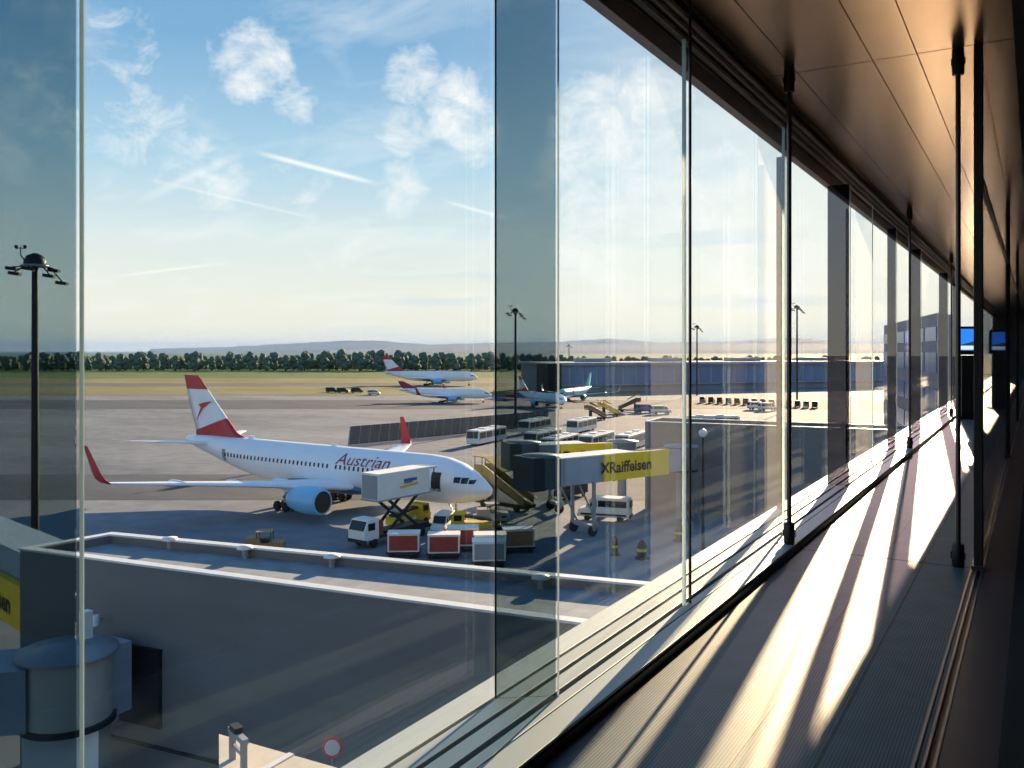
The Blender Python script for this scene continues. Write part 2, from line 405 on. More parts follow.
# right-hand glazed partition with posts
for y, w, lab in ((7.25, .06, 'thick black post beside the walkway, nearest of the partition posts'),
                  (15.05, .06, 'black partition post further along, second from the camera'),
                  (22.85, .06, 'black partition post far along the corridor, third from the camera')):
    t = thing('partition_post', lab, 'post', (XR, y, -.012), 0, 'posts of the glazed partition')
    MB().box((0, 0, (CZ+.008)/2), (w, .085, CZ+.008)).build('shaft', 'black', t, bevel=.006)
    MB().box((0, 0, .03), (w+.03, .12, .03)).build('base_shoe', 'rod', t)
for i, (a, b) in enumerate(((7.3, 15.0), (15.1, 22.8), (22.9, 40))):
    mb = MB().box2((XR-.006, a, 0), (XR+.006, b, CZ)); struct('window_%d' % (20+i), mb, 'partglass')
mb = MB()
for a, b in ((7.3, 15.0), (15.1, 22.8)): mb.box2((XR-.02, a, 2.87), (XR+.02, b, 2.91))
struct('trim_9', mb, 'black')
# information kiosks with screens, further down
def kiosk(loc, rz, label):
    t = thing('information_kiosk', label, 'kiosk', loc, rz, 'information kiosks down the corridor')
    MB().box((0, 0, .02), (.5, .4, .04)).build('base', 'black', t)
    MB().box((0, 0, .75), (.34, .14, 1.45), taper=.95).build('pedestal', 'black', t, bevel=.01)
    c = MB().box((0, 0, 1.82), (.5, .12, .66)).build('screen_housing', 'black', t, bevel=.02)
    MB().box((0, -.063, 1.84), (.4, .006, .5)).build('screen', 'screenblue', c)
    MB().box((0, -.067, 1.66), (.4, .004, .1)).build('picture_foreground', 'screenwhite', c)
    MB().prism([(-.2, 1.70), (.2, 1.70), (.2, 1.76), (.08, 1.8), (0, 1.77), (-.09, 1.75), (-.2, 1.72)], -.07, -.066).build('picture_treeline', 'screengreen', c)
kiosk(wp(968, 20.5, 0), TH-.12, 'black kiosk with a blue screen, left of the thick black post')
kiosk(wp(999, 24, 0), TH-.12, 'black kiosk with a blue screen, right of the thick black post')
# ================================================================== OUTSIDE: ground
mb = MB().box2((-9000, -3000, GZ-.5), (6000, 9500, GZ)); struct('apron_ground', mb, 'apron')
def strip(name, px0, px1, d0, d1, m, z):
    q = [wp(px0, d0), wp(px1, d0), wp(px1, d1), wp(px0, d1)]
    mb = MB().prism([(p.x, p.y) for p in q], GZ-.1, GZ+z, 'xy'); struct(name, mb, m)
strip('far_field', -3000, 4200, 590, 6000, 'grass', .06)
strip('dry_field', -2500, 900, 505, 592, 'drygrass', .07)
strip('taxiway', -2500, 1500, 458, 506, 'taxi', .08)
strip('verge', -2500, 640, 372, 459, 'drygrass', .09)
strip('asphalt_lane', -1800, 900, 285, 335, 'asphalt', .03)
strip('service_road', -200, 1400, 112, 135, 'asphalt', .02)
# hills
mb = MB()
def ridge(d, prof, dep):
    r0 = []; r1 = []; r2 = []
    for px, py in prof:
        z = EYE+(HY-py)*d/FPX
        r0.append(wp(px, d-dep, GZ)); r1.append(wp(px, d, z)); r2.append(wp(px, d+dep, GZ))
    n = len(prof); mb.add(r0+r1+r2, [(i, i+1, n+i+1, n+i) for i in range(n-1)]+[(n+i, n+i+1, 2*n+i+1, 2*n+i) for i in range(n-1)], 0, True)
def prof(pts, step=7, amp=.7):
    o = []; 
    for (a, b), (c, e) in zip(pts, pts[1:]):
        n = max(1, int((c-a)/step))
        for i in range(n): t = i/n; o.append((a+(c-a)*t, b+(e-b)*t-random.random()*amp))
    return o+[pts[-1]]
ridge(6600, prof([(150, 349), (230, 347), (290, 344), (340, 341), (380, 341), (430, 345), (500, 343), (560, 342), (610, 339), (660, 343), (720, 342), (790, 338), (860, 343), (940, 340), (1010, 346), (1060, 350)]), 500)
ridge(5200, prof([(330, 350), (420, 347.5), (520, 346), (640, 345), (760, 344), (880, 345), (1020, 349)]), 400)
struct('hills', mb, 'hill')
# summer haze over the plain beyond the trees
m, nt, N, L = nodes('distance_haze'); N.remove(N['Principled BSDF'])
vo = N.new('ShaderNodeVolumePrincipled'); vo.inputs['Density'].default_value = .00011; vo.inputs['Anisotropy'].default_value = 0
vo.inputs['Color'].default_value = (.25, .48, .92, 1); L.new(vo.outputs[0], N['Material Output'].inputs['Volume'])
W['haze'] = m
qh = [wp(-1500, 960), wp(2600, 960), wp(1900, 8200), wp(-900, 8200)]
o = MB().prism([(p.x, p.y) for p in qh], GZ+.3, 60, 'xy').build('haze_layer', 'haze'); tag(o, 'thin blue haze lying over the plain before the hills', 'haze', kind='stuff')
# tree line: separate trees
def tree_mesh(seed):
    rnd = random.Random(seed); mb = MB()
    mb.tube((0, 0, -.3), (0, 0, 6), .5, .3, 7, 1)
    for k in range(11):
        bm = bmesh.new(); bmesh.ops.create_icosphere(bm, subdivisions=2, radius=1)
        z = 3+k*.95; wdt = 3.6*(1-abs(z-6.5)/9)
        c = Vector((rnd.uniform(-wdt, wdt), rnd.uniform(-wdt*.7, wdt*.7), z)); r = rnd.uniform(1.8, 3.2)
        vs = [c+Vector((v.co.x*r, v.co.y*r, v.co.z*r*1.05))*(rnd.uniform(.75, 1.2)) for v in bm.verts]
        mb.add(vs, [[v.index for v in f.verts] for f in bm.faces], 0, False); bm.free()
    return mb.mesh('tree', ['treec', 'bark'])
TM = [tree_mesh(k) for k in range(6)]
mb = MB(); r0 = []; r1 = []; r2 = []
for i in range(320):
    px = -60+i*3.2; z = GZ+random.uniform(5, 9); d = 880+random.uniform(-3, 3)
    r0.append(wp(px, d-9, GZ)); r1.append(wp(px, d, z)); r2.append(wp(px, d+9, GZ))
n = len(r0); mb.add(r0+r1+r2, [(i, i+1, n+i+1, n+i) for i in range(n-1)]+[(n+i, n+i+1, 2*n+i+1, 2*n+i) for i in range(n-1)])
tag(mb.build('undergrowth', 'treec'), 'low green undergrowth along the foot of the distant tree line', 'undergrowth', kind='stuff')
for i in range(150):
    px = -30+i*6.2+random.uniform(-1, 1)
    d = 800+(i % 3)*22+random.uniform(-3, 3)
    h = random.uniform(.85, 1.16)*(1.12 if 130 < px < 180 or 300 < px < 420 else 1)*(.8 if px > 560 else 1)
    o = bpy.data.objects.new('tree', TM[i % 6]); COL.objects.link(o)
    o.location = wp(px, d, GZ+.05); o.scale = (h*1.1, h*1.1, h); o.rotation_euler = (0, 0, random.uniform(0, 6))
    tag(o, 'dark leafy tree standing in the distant tree line behind the airfield', 'tree', 'trees in the distant tree line')

# ================================================================== aircraft
ST = [(0, 4.2, .06, .06), (.25, 4.2, .5, .46), (.8, 4.25, .92, .86), (1.6, 4.38, 1.35, 1.27), (2.6, 4.55, 1.74, 1.72), (4, 4.75, 2.12, 2.18),
      (6, 4.9, 2.4, 2.55), (8.5, 4.95, 2.51, 2.7), (20, 4.95, 2.51, 2.7), (32, 4.95, 2.51, 2.7), (36, 5.08, 2.45, 2.57), (40, 5.4, 2.2, 2.25),
      (44, 5.85, 1.78, 1.8), (48, 6.3, 1.25, 1.3), (51, 6.6, .8, .9), (53.2, 6.8, .42, .5), (53.9, 6.85, .14, .18)]
def sect(s):
    for a, b in zip(ST, ST[1:]):
        if a[0] <= s <= b[0]:
            t = (s-a[0])/(b[0]-a[0]); return [a[i]+(b[i]-a[i])*t for i in (1, 2, 3)]
def surf(s, z, off=.02, side=-1):
    zc, w, h = sect(s); q = max(-.99, min(.99, (z-zc)/h))
    return Vector((-s, side*(w*math.sqrt(1-q*q)+off), z))
def patch(mb, s0, s1, z0, z1, off=.025, side=-1, n=3, m=0):
    vs = [surf(s0+(s1-s0)*i/n, z0+(z1-z0)*j/n, off, side) for j in range(n+1) for i in range(n+1)]
    mb.add(vs, [(j*(n+1)+i, j*(n+1)+i+1, (j+1)*(n+1)+i+1, (j+1)*(n+1)+i) for j in range(n) for i in range(n)], m)
AF = [(0, 0), (.03, .035), (.12, .06), (.3, .07), (.55, .055), (.8, .028), (1, .002), (.8, -.008), (.5, -.03), (.25, -.045), (.08, -.035), (.02, -.02)]
def foil(le, c, y, z, t=1., vert=False):
    if vert: return [Vector((-(le+u*c), y+v*c*t, z)) for u, v in AF]
    return [Vector((-(le+u*c), y, z+v*c*t)) for u, v in AF]
def airliner(label, loc, rz, k=1., fin='finlivery', wl='red', eng='engine', body='plane', belly='belly', title=None, low=False, group=None, detail=True, winglet=True):
    t = thing('airliner', label, 'airplane', loc, rz, group); t.scale = (k, k, k)
    n = 36
    ring = lambda s, zc, w, h: [Vector((-s, w*math.cos(2*PI*i/n), zc+h*math.sin(2*PI*i/n))) for i in range(n)]
    fu = MB().loft([ring(*a) for a in ST]).build('fuselage', body, t)
    # belly fairing
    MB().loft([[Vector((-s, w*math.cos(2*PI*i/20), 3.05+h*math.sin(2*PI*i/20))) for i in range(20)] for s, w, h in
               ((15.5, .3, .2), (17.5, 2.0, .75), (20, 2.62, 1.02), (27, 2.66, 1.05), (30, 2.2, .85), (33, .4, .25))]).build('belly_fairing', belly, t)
    for sd in (-1, 1):
        w = MB().loft([foil(18, 10.6, sd*1.4, 3.15, 1.1), foil(22.2, 7.2, sd*8, 3.75), foil(27.5, 4.6, sd*15.8, 4.45, .95), foil(32.6, 2.2, sd*23.9, 5.15, .9)]).build('wing', body, t)
        if winglet:
            MB().loft([foil(32.6, 2.2, sd*23.9, 5.15, .9), foil(33.0, 2.0, sd*24.35, 5.6, .9), foil(33.5, 1.7, sd*24.6, 6.4, .9), foil(35.1, .8, sd*25.1, 9.1, .8)]).build('winglet', wl, w)
        for yy, s0 in ((5.5, 27.2), (11.5, 28.2), (17.5, 30.4)):
            MB().lathe([(.03, -1.6), (.2, -1), (.24, 0), (.16, 1), (.03, 1.7)], 10, (-s0, sd*yy, 3.35+.082*yy), 'x').build('flap_fairing', body, w)
        MB().loft([foil(46.6, 5.2, sd*.5, 6.55, .8), foil(52.4, 1.7, sd*9.3, 7.25, .8)]).build('stabilizer', body, t)
        e = MB().lathe([(1.22, -.05), (1.42, 0), (1.52, .25), (1.6, 1.0), (1.6, 2.2), (1.45, 3.6), (1.2, 4.7), (1.05, 4.9)], 32, (0, 0, 0), 'x', caps=False)
        e.v = [Vector((-17.6-v.x, v.y+sd*7.9, v.z+2.45)) for v in e.v]
        e = e.build('engine', eng, t)
        MB().lathe([(1.22, -17.58), (1.2, -18.0), (1.18, -18.6)], 28, (0, sd*7.9, 2.45), 'x').build('inlet_duct', 'dark', e)
        f = MB().lathe([(.03, -17.9), (.3, -18.3), (.34, -18.55)], 16, (0, sd*7.9, 2.45), 'x')
        for q in range(16):
            a = 2*PI*q/16
            f.box((-18.45, sd*7.9+.75*math.cos(a), 2.45+.75*math.sin(a)), (.06, .9, .14), rx=a)
        f.build('fan', 'black', e)
        MB().lathe([(1.0, -22.4), (.85, -22.9), (.5, -23.4), (.05, -24.2)], 20, (0, sd*7.9, 2.45), 'x').build('exhaust_cone', 'dark', e)
        MB().prism([(-18.9, 3.9), (-22.6, 3.75), (-25.2, 3.55), (-22.9, 2.9), (-20, 3.6)], sd*7.9-.18, sd*7.9+.18).build('pylon', body, e)
        g = MB().tube((-27.6, sd*4.4, 3.2), (-27.6, sd*4.65, .65), .17).tube((-26.6, sd*4.6, .55), (-28.6, sd*4.6, .55), .13).tube((-26.2, sd*3.2, 3), (-27.5, sd*4.6, 1.2), .09).build('main_gear', 'metal', t)
        for dx in (-26.85, -28.35):
            for dy in (-.57, .57): MB().wheel((dx, sd*4.6+dy, .58), .58, .42).build('wheel', 'tyre', g)
    tf = MB().loft([foil(39.6, 12.0, 0, 7.2, .8, True), foil(42.6, 9.0, 0, 8.2, .9, True), foil(46.9, 6.3, 0, 12, .9, True), foil(51.1, 3.2, 0, 15.85, .8, True)])
    if low: tf.v = [Vector((v.x, v.y, 7.2+(v.z-7.2)*.5)) for v in tf.v]
    tf.build('tail_fin', fin, t)
    g = MB().tube((-4.9, 0, 2.6), (-4.9, 0, .45), .12).tube((-6.1, 0, 2.5), (-4.95, 0, 1.2), .07).build('nose_gear', 'metal', t)
    for dy in (-.3, .3): MB().wheel((-4.9, dy, .46), .46, .3).build('wheel', 'tyre', g)
    # cockpit glazing
    for sd in (-1, 1):
        for s0, s1, z0, z1 in ((1.5, 2.1, 5.0, 5.42), (2.2, 2.9, 5.02, 5.62), (3.0, 3.7, 5.06, 5.66)):
            m_ = MB(); patch(m_, s0, s1, z0, z1, .03, sd); m_.build('cockpit_window', 'winglass', t)
    if detail:
        m0 = MB(); patch(m0, -.15+12, .15+12, 5.25, 5.75, .02, -1, 2); me = m0.mesh('cabin_window', 'winglass')
        s = 8.6
        while s < 34.5:
            if not (21.7 < s < 22.6 or 14.2 < s < 14.9):
                o = bpy.data.objects.new('cabin_window', me); COL.objects.link(o); o.parent = t; o.location = (12-s, 0, 0)
            s += .74
        while s < 43:
            m_ = MB(); patch(m_, s-.15, s+.15, 5.25, 5.75, .03, -1, 2); m_.build('cabin_window', 'winglass', t); s += .74
        m_ = MB(); patch(m_, 5.3, 6.5, 4.0, 6.05, .03, -1, 4); tag(m_.build('service_door', 'dark', t), 'open service door, dark inside')
        m_ = MB(); patch(m_, 42.6, 43.4, 4.6, 6.2, .03, -1, 3); m_.build('rear_door', 'grey', t)
        if title:
            vs, fs = text_mesh(title, 2.55, .22, 1.0, 0)
            wd = max(v[0] for v in vs)
            q = 8.6/wd; bm = bmesh.new(); bv = [bm.verts.new((x, y, 0)) for x, y in vs]
            for f in fs:
                try: bm.faces.new([bv[i] for i in f])
                except ValueError: pass
            for j in range(1, 16):
                bmesh.ops.bisect_plane(bm, geom=bm.verts[:]+bm.edges[:]+bm.faces[:], plane_co=(0, -.4+j*.17, 0), plane_no=(0, 1, 0))
            bm.verts.index_update()
            m_ = MB().add([surf(21.4-v.co.x*q, 5.85+v.co.y*.72, .03) for v in bm.verts], [[v.index for v in f.verts] for f in bm.faces]); bm.free()
            m_.build('title_lettering', 'darkred', t)
            # arrow emblem on the fin
            ar = [(-50.9, 9.6), (-49.7, 11.3), (-47.6, 12.3), (-49.3, 12.1), (-50.5, 11.8), (-50.0, 11.4)]
            m_ = MB().add([(x, -.42, z) for x, z in ar]+[(x, -.30, z) for x, z in ar], [tuple(range(6)), tuple(range(6, 12))[::-1]]+[(i, (i+1) % 6, 6+(i+1) % 6, 6+i) for i in range(6)])
            m_.build('tail_emblem', 'red', t)
            MB().box((-24, 0, 7.68), (.9, .12, .3)).build('antenna', body, t)
            MB().box((-39.5, 0, 7.75), (1.0, .5, .5), taper=.7).build('antenna', body, t)
    return t
nose = wp(492, 93); nose.z = GZ
tv = RV*-.8205+FV*.5717
airliner('large white airliner with red winglets and red-banded tail, parked in the foreground', nose, math.atan2(-tv.y, -tv.x), .985, title='Austrian')
def place(pxn, dn, pxt, dt):
    a, b = wp(pxn, dn), wp(pxt, dt); return a, math.atan2(a.y-b.y, a.x-b.x)
a, r_ = place(478, 470, 381, 482); airliner('distant white airliner with a tall red-based tail, behind the other parked jet', a, r_, 1., detail=False, winglet=False, group='distant airliners')
a, r_ = place(492, 318, 394, 326); airliner('distant white airliner nearer than the tall-tailed one, low dark red tail, nose at right', a, r_, .66, fin='darkred', low=True, detail=False, group='distant airliners')
a, r_ = place(566, 283, 516, 315); airliner('distant white airliner seen behind the dark glass fin near the mast', a, r_, .62, fin='finlivery', detail=False, group='distant airliners')
a, r_ = place(558, 318, 590, 348); airliner('distant teal airliner with teal tail, in front of the blue terminal', a, r_, .64, fin='teal', body='teal', wl='teal', eng='teal', detail=False, group='distant airliners')

# ================================================================== vehicles
def wheels(par, xs, y, r=.5, w=.3):
    for x in xs:
        for s in (-1, 1): MB().wheel((x, s*y, r), r, w).build('wheel', 'tyre', par)
def catering(loc, rz, label):
    t = thing('catering_truck', label, 'truck', loc, rz)           # +x points away from the airliner
    MB().box((0, 0, .95), (9.0, 2.2, .3)).box((-1.2, 0, 1.2), (6.2, 1.9, .25)).build('chassis', 'dark', t)
    c = MB().prism([(3.1, .8), (5.0, .8), (5.05, 1.75), (4.55, 2.75), (3.1, 2.8)], -1.15, 1.15).build('cab', 'white', t, bevel=.06)
    MB().prism([(5.04, 1.78), (4.62, 2.62), (4.66, 2.64), (5.08, 1.8)], -1.0, 1.0).build('windscreen', 'winglass', c)
    for s in (-1, 1): MB().box((4.1, s*1.16, 2.1), (.9, .02, .7)).build('side_window', 'winglass', c)
    MB().box((4.95, 0, .75), (.2, 2.3, .35)).build('bumper', 'dark', c)
    MB().box((2.7, 0, 1.75), (.5, 2.1, 1.5)).build('engine_cover', 'ocher', t)
    b = MB().box((-.4, 0, 5.75), (7.3, 2.4, 2.6)).build('cargo_box', 'white', t, bevel=.05)
    MB().box((3.27, 0, 5.7), (.05, 2.1, 2.3)).build('roller_door', 'grey', b)
    MB().box((-.4, 0, 4.4), (7.4, 2.46, .16)).build('floor_frame', 'grey', b)
    for y in (-1.215, 1.215):
        MB().box((-1.0, y, 5.5), (2.6, .02, .25), ry=.07).build('yellow_stripe', 'yellow', b)
        MB().box((-1.2, y, 6.05), (1.9, .02, .3)).box((-.9, y, 5.8), (1.2, .02, .14)).build('blue_emblem', 'blue', b)
    p = MB().box((-4.9, 0, 4.42), (1.9, 2.1, .12)).build('loading_platform', 'metal', t)
    for x in (-4.1, -4.95, -5.8):
        for s in (-1, 1): MB().tube((x, s*1.0, 4.45), (x, s*1.0, 6.9 if x > -5 else 5.6), .06).build('platform_post', 'dark', p)
    MB().box((-4.6, 0, 6.9), (1.6, 2.3, .12)).build('platform_canopy', 'grey', p)
    for s in (-.95, .95):
        for sg in (-1, 1):
            MB().box((-.4, s, 2.8), (.28, .16, 5.3), ry=sg*.92).build('scissor_arm', 'dark', t)
    MB().tube((-.4, -1.0, 2.8), (-.4, 1.0, 2.8), .12).build('scissor_pivot', 'metal', t)
    wheels(t, (3.7, -1.9, -3.0), 1.0, .48)
# box long axis between the two ground points below it
pa, pb = wp(366, 85.5), wp(419, 91.5)
catering((pa+pb)/2+Vector((0, 0, 0)), math.atan2(pa.y-pb.y, pa.x-pb.x), 'white catering truck, box raised on scissor arms to the airliner door')

def uld(loc, rz, label, front='ocher', body='white', group='baggage containers by the airliner'):
    t = thing('baggage_container', label, 'container', loc, rz, group)
    d = MB().box((0, 0, .48), (3.1, 1.9, .14)).box((0, 0, .36), (2.6, .2, .12)).build('dolly_deck', 'dark', t)
    for x in (-1.1, 1.1):
        for s in (-1, 1): MB().wheel((x, s*.8, .24), .24, .15).build('wheel', 'tyre', d)
    b = MB().box((0, 0, 1.4), (2.9, 1.75, 1.66)).build('shell', body, t, bevel=.04)
    MB().box((0, -.885, 1.4), (2.6, .03, 1.36)).build('side_curtain', front, b)
    MB().box((1.46, 0, 1.4), (.03, 1.5, 1.4)).build('end_panel', 'grey', b)
    MB().box((0, 0, 2.25), (3.0, 1.85, .06)).build('lid', 'white', b)
    return t
for px, d, ang, fr, lab in ((404, 81.5, 0, 'ocher', 'white-lidded baggage container with red side, leftmost of the row'),
                       (444, 81, 0, 'ocher', 'white-lidded baggage container with red side, near one of the middle pair'),
                       (463, 84, 0, 'ocher', 'white-lidded baggage container with red side, rear one of the middle pair'),
                       (490, 80.9, .0, 'grey', 'white-lidded grey baggage container beside the dark glass fin'),
                       (518, 83.5, .1, 'tan', 'pale baggage container with brown side, rightmost behind the dark fin')):
    uld(wp(px, d), head(1, .05)+ang, lab, fr)
uld(wp(489, 78), head(1, .05), 'low white-lidded container just behind the white roof coping', 'grey')

def tug(loc, rz, label, body='yellow', group='small tugs around the airliner'):
    t = thing('baggage_tug', label, 'tug', loc, rz, group)
    MB().prism([(-1.7, .35), (1.8, .35), (1.8, 1.0), (.6, 1.15), (.5, 1.0), (-.3, 1.0), (-.4, 1.5), (-1.7, 1.5)], -.8, .8).build('body', body, t, bevel=.04)
    c = MB().box((-.0, 0, 2.05), (1.5, 1.5, .08)).build('roof', body, t)
    for x in (-.65, .65):
        for s in (-1, 1): MB().tube((x, s*.68, 1.0), (x, s*.68, 2.05), .04).build('roof_post', 'dark', c)
    MB().box((.1, 0, 1.2), (.5, 1.1, .4)).build('seat', 'black', t)
    wheels(t, (-1.1, 1.2), .75, .38, .25)
tug(wp(500, 88.5), head(-1, -.1), 'brown tug beside the dark glass fin, under the boarding stairs', 'tan')
tug(wp(492, 98), head(1, .2), 'dark grey tug right below the airliner nose wheel', 'grey')

tug(wp(265, 83), head(1, .1), 'small tan cart alone on the apron behind the flat roof', 'tan')

def loader(loc, rz, label):
    t = thing('belt_loader', label, 'loader', loc, rz, 'yellow loaders under the airliner')
    MB().prism([(-2.6, .45), (2.4, .45), (2.4, 1.3), (-2.6, 1.3)], -1, 1).build('body', 'yellow', t, bevel=.05)
    c = MB().prism([(1.0, 1.3), (2.4, 1.3), (2.2, 2.3), (1.0, 2.3)], -.95, .95).build('cab', 'yellow', t, bevel=.04)
    for s in (-1, 1): MB().box((1.65, s*.96, 1.85), (.8, .02, .6)).build('side_window', 'winglass', c)
    MB().box((-.6, 0, 1.75), (4.2, .9, .22), ry=-.12).build('conveyor', 'dark', t)
    for x in (-1.6, -.2): MB().box((x, -1.01, 1.0), (.5, .03, .35)).build('panel', 'white', t)
    wheels(t, (-1.7, 1.6), .95, .42, .3)
loader(wp(409, 95.5), head(.6, .8), 'yellow belt loader under the catering truck box')
loader(wp(475, 91), head(-1, .1), 'yellow belt loader under the cockpit, right of the white van')

def van(loc, rz, label, body='white', k=1., cat='van', name='van', group=None):
    t = thing(name, label, cat, loc, rz, group); t.scale = (k, k, k)
    MB().prism([(-2.9, .45), (2.8, .45), (2.95, .75), (2.85, 1.25), (1.95, 1.5), (1.3, 2.45), (.9, 2.6), (-2.8, 2.6), (-2.95, 1.4)], -1, 1).build('body', body, t, bevel=.08)
    MB().prism([(1.98, 1.53), (1.36, 2.42), (1.42, 2.45), (2.04, 1.56)], -.85, .85).build('windscreen', 'winglass', t)
    for s in (-1, 1):
        MB().box((-1.0, s*1.005, 1.95), (3.2, .02, .7)).build('side_window', 'winglass', t)
        MB().prism([(.75, 1.55), (1.75, 1.55), (1.25, 2.3), (.75, 2.3)], s*1.0-.012, s*1.0+.012).build('front_window', 'winglass', t)
        MB().box((0, s*1.01, .75), (5.2, .03, .22)).build('sill_trim', 'dark', t)
    MB().box((-2.97, 0, 1.95), (.03, 1.7, .8)).build('rear_window', 'winglass', t)
    MB().box((2.9, 0, .62), (.15, 1.9, .3)).box((-2.95, 0, .6), (.15, 1.9, .28)).build('bumper', 'dark', t)
    wheels(t, (-1.85, 1.85), .88, .36, .24)
    return t
van(wp(605, 99), head(-1, .32), 'silver grey minibus parked below the yellow sign')
van(wp(443, 92.5), head(-.2, -1), 'white van standing under the nose of the foreground airliner', 'white', .75)
van(wp(509, 335), head(-1, 0), 'red van on the far apron left of the dark glass fin', 'redvan', .9)
van(wp(571, 114), head(-.7, -1), 'dark van parked under the blue-grey jet bridge', 'dark', .95)

def bus(loc, rz, label, body='white'):
    t = thing('apron_bus', label, 'bus', loc, rz, 'apron buses parked in rows')
    MB().prism([(-6.5, .4), (6.5, .4), (6.6, 1.4), (6.35, 3.0), (-6.4, 3.0), (-6.5, 1.4)], -1.4, 1.4).build('body', body, t, bevel=.1)
    for s in (-1, 1):
        for x in (-4.6, -1.5, 1.6, 4.6): MB().box((x, s*1.41, 2.0), (2.7, .03, 1.2)).build('side_window', 'winglass', t)
    MB().prism([(6.62, 1.5), (6.42, 2.85), (6.45, 2.87), (6.66, 1.5)], -1.25, 1.25).build('windscreen', 'winglass', t)
    MB().box((0, 0, 3.05), (12, 2.5, .12)).build('roof', 'coping', t)
    for x in (-3, 2): MB().box((x, 0, 3.2), (1.6, 1.4, .25)).build('roof_unit', 'white', t)
    wheels(t, (-4.2, 4.2), 1.2, .5, .3)
h = head(-.42, -.9)
for px, d, lab in ((487, 181, 'white apron bus standing left of the dark glass fin edge'),
                   (535, 205, 'white apron bus behind the dark glass fin, nearest to the fence'),
                   (543, 176, 'white apron bus behind the pale edge of the dark fin'),
                   (560, 165, 'white apron bus just above the rear yellow sign, left one'),
                   (597, 170, 'white apron bus above the rear yellow sign, right one'),
                   (582, 206, 'white apron bus further back, below the beige boarding stairs'),
                   (632, 171, 'white apron bus beside the dark gate building corner'),
                   (712, 215, 'long white bus behind the slim rod, far apron')):
    bus(wp(px, d), h if px < 700 else head(1, .05), lab)

def stairs(loc, rz, label, body='olive', k=1.):
    t = thing('boarding_stairs', label, 'stairs', loc, rz, 'boarding stairs'); t.scale = (k, k, k)
    MB().box((0, 0, .7), (8.0, 2.1, .5)).build('chassis', 'dark', t, bevel=.05)
    s = MB().prism([(-3.6, .95), (-3.2, .95), (2.9, 3.9), (4.2, 3.9), (4.2, 3.65), (3.0, 3.65)], -.9, .9)
    for i in range(12): s.box((-3.2+i*.5, 0, 1.08+i*.243), (.3, 1.7, .05))
    s.build('stair_flight', body, t)
    for y in (-.93, .93):
        MB().prism([(-3.7, .95), (2.9, 4.0), (4.2, 4.0), (4.2, 5.1), (2.8, 5.1), (-3.8, 2.0)], y-.04, y+.04).build('side_panel', body, t)
        MB().tube((-4.2, y, 1.6), (2.8, y, 5.2), .06).build('handrail', 'white', t)
    MB().prism([(-.5, 4.5), (2.6, 6.0), (4.4, 6.0), (4.4, 6.12), (2.5, 6.12), (-.55, 4.65)], -1.05, 1.05).build('canopy', body, t)
    for x in (2.9, 4.1):
        for y in (-.95, .95): MB().tube((x, y, 4), (x, y, 6), .05).build('canopy_post', 'dark', t)
    MB().box((2.2, 0, 2.2), (.3, 1.6, 2.8)).build('support', 'dark', t)
    wheels(t, (-2.7, 2.7), .95, .45, .3)
stairs(wp(505, 106), head(-.75, .66), 'olive canopied boarding stairs at the nose of the foreground airliner')
stairs(wp(596, 240), head(-1, -.5), 'beige boarding stairs parked on the far apron, left of two', 'tan', .8)
stairs(wp(609, 252), head(-1, -.5), 'beige boarding stairs parked on the far apron, right of two', 'yellow', .8)
stairs(wp(629, 272), head(1, -.5), 'dark green boarding stairs parked before the far terminal', 'dark', .85)
# small far vehicles
k = 0
for px, d, ang in ((332, 395, 0), (343, 392, 0), (357, 392, .2), (374, 372, 0)):
    van(wp(px, d), head(1, ang), ['dark service vehicle left of the distant jets, leftmost of the group', 'dark service vehicle left of the distant jets, second of the group',
        'dark service vehicle left of the distant jets, third of the group', 'white service vehicle beside the distant jet tail'][k], 'white' if k == 3 else 'dark', .9, group='service vehicles on the far apron'); k += 1
for i in range(14):
    van(wp(703+i*8.6, 318-i*2.2), head(.35, 1), 'dark van parked in the long row before the far terminal', 'dark' if i % 3 else 'grey', .9, group='vans in the long row before the terminal')
for px, d, lab in ((645, 268, 'blue van on the far apron beside a white one'), (661, 262, 'white van on the far apron beside a blue one'),
                   (757, 282, 'pale van on the far apron past the slim rod, left of two'), (768, 276, 'pale van on the far apron past the slim rod, right of two')):
    van(wp(px, d), head(1, .2), lab, 'blue' if px == 645 else 'white', 1.)
# bollards near the pier
def bollard(loc, label, k=1.):
    t = thing('hydrant_post', label, 'post', loc, 0, 'dark posts on the apron near the pier')
    MB().lathe([(.45*k, 0), (.42*k, .15), (.3*k, .25), (.3*k, 1.2), (.16*k, 1.6), (.05, 1.75)], 14).build('body', 'dark', t)
    MB().lathe([(.31*k, .7), (.31*k, .95)], 14).build('band', 'yellow', t)
bollard(wp(642, 80.5), 'stout dark post with a yellow band on the apron, between van and ledge', 1.5)
bollard(wp(615, 82), 'slender dark post with a yellow band on the apron, left of the stout one')
bollard(wp(679, 88), 'dark post with a yellow band standing behind the white-edged fin', 1.4)
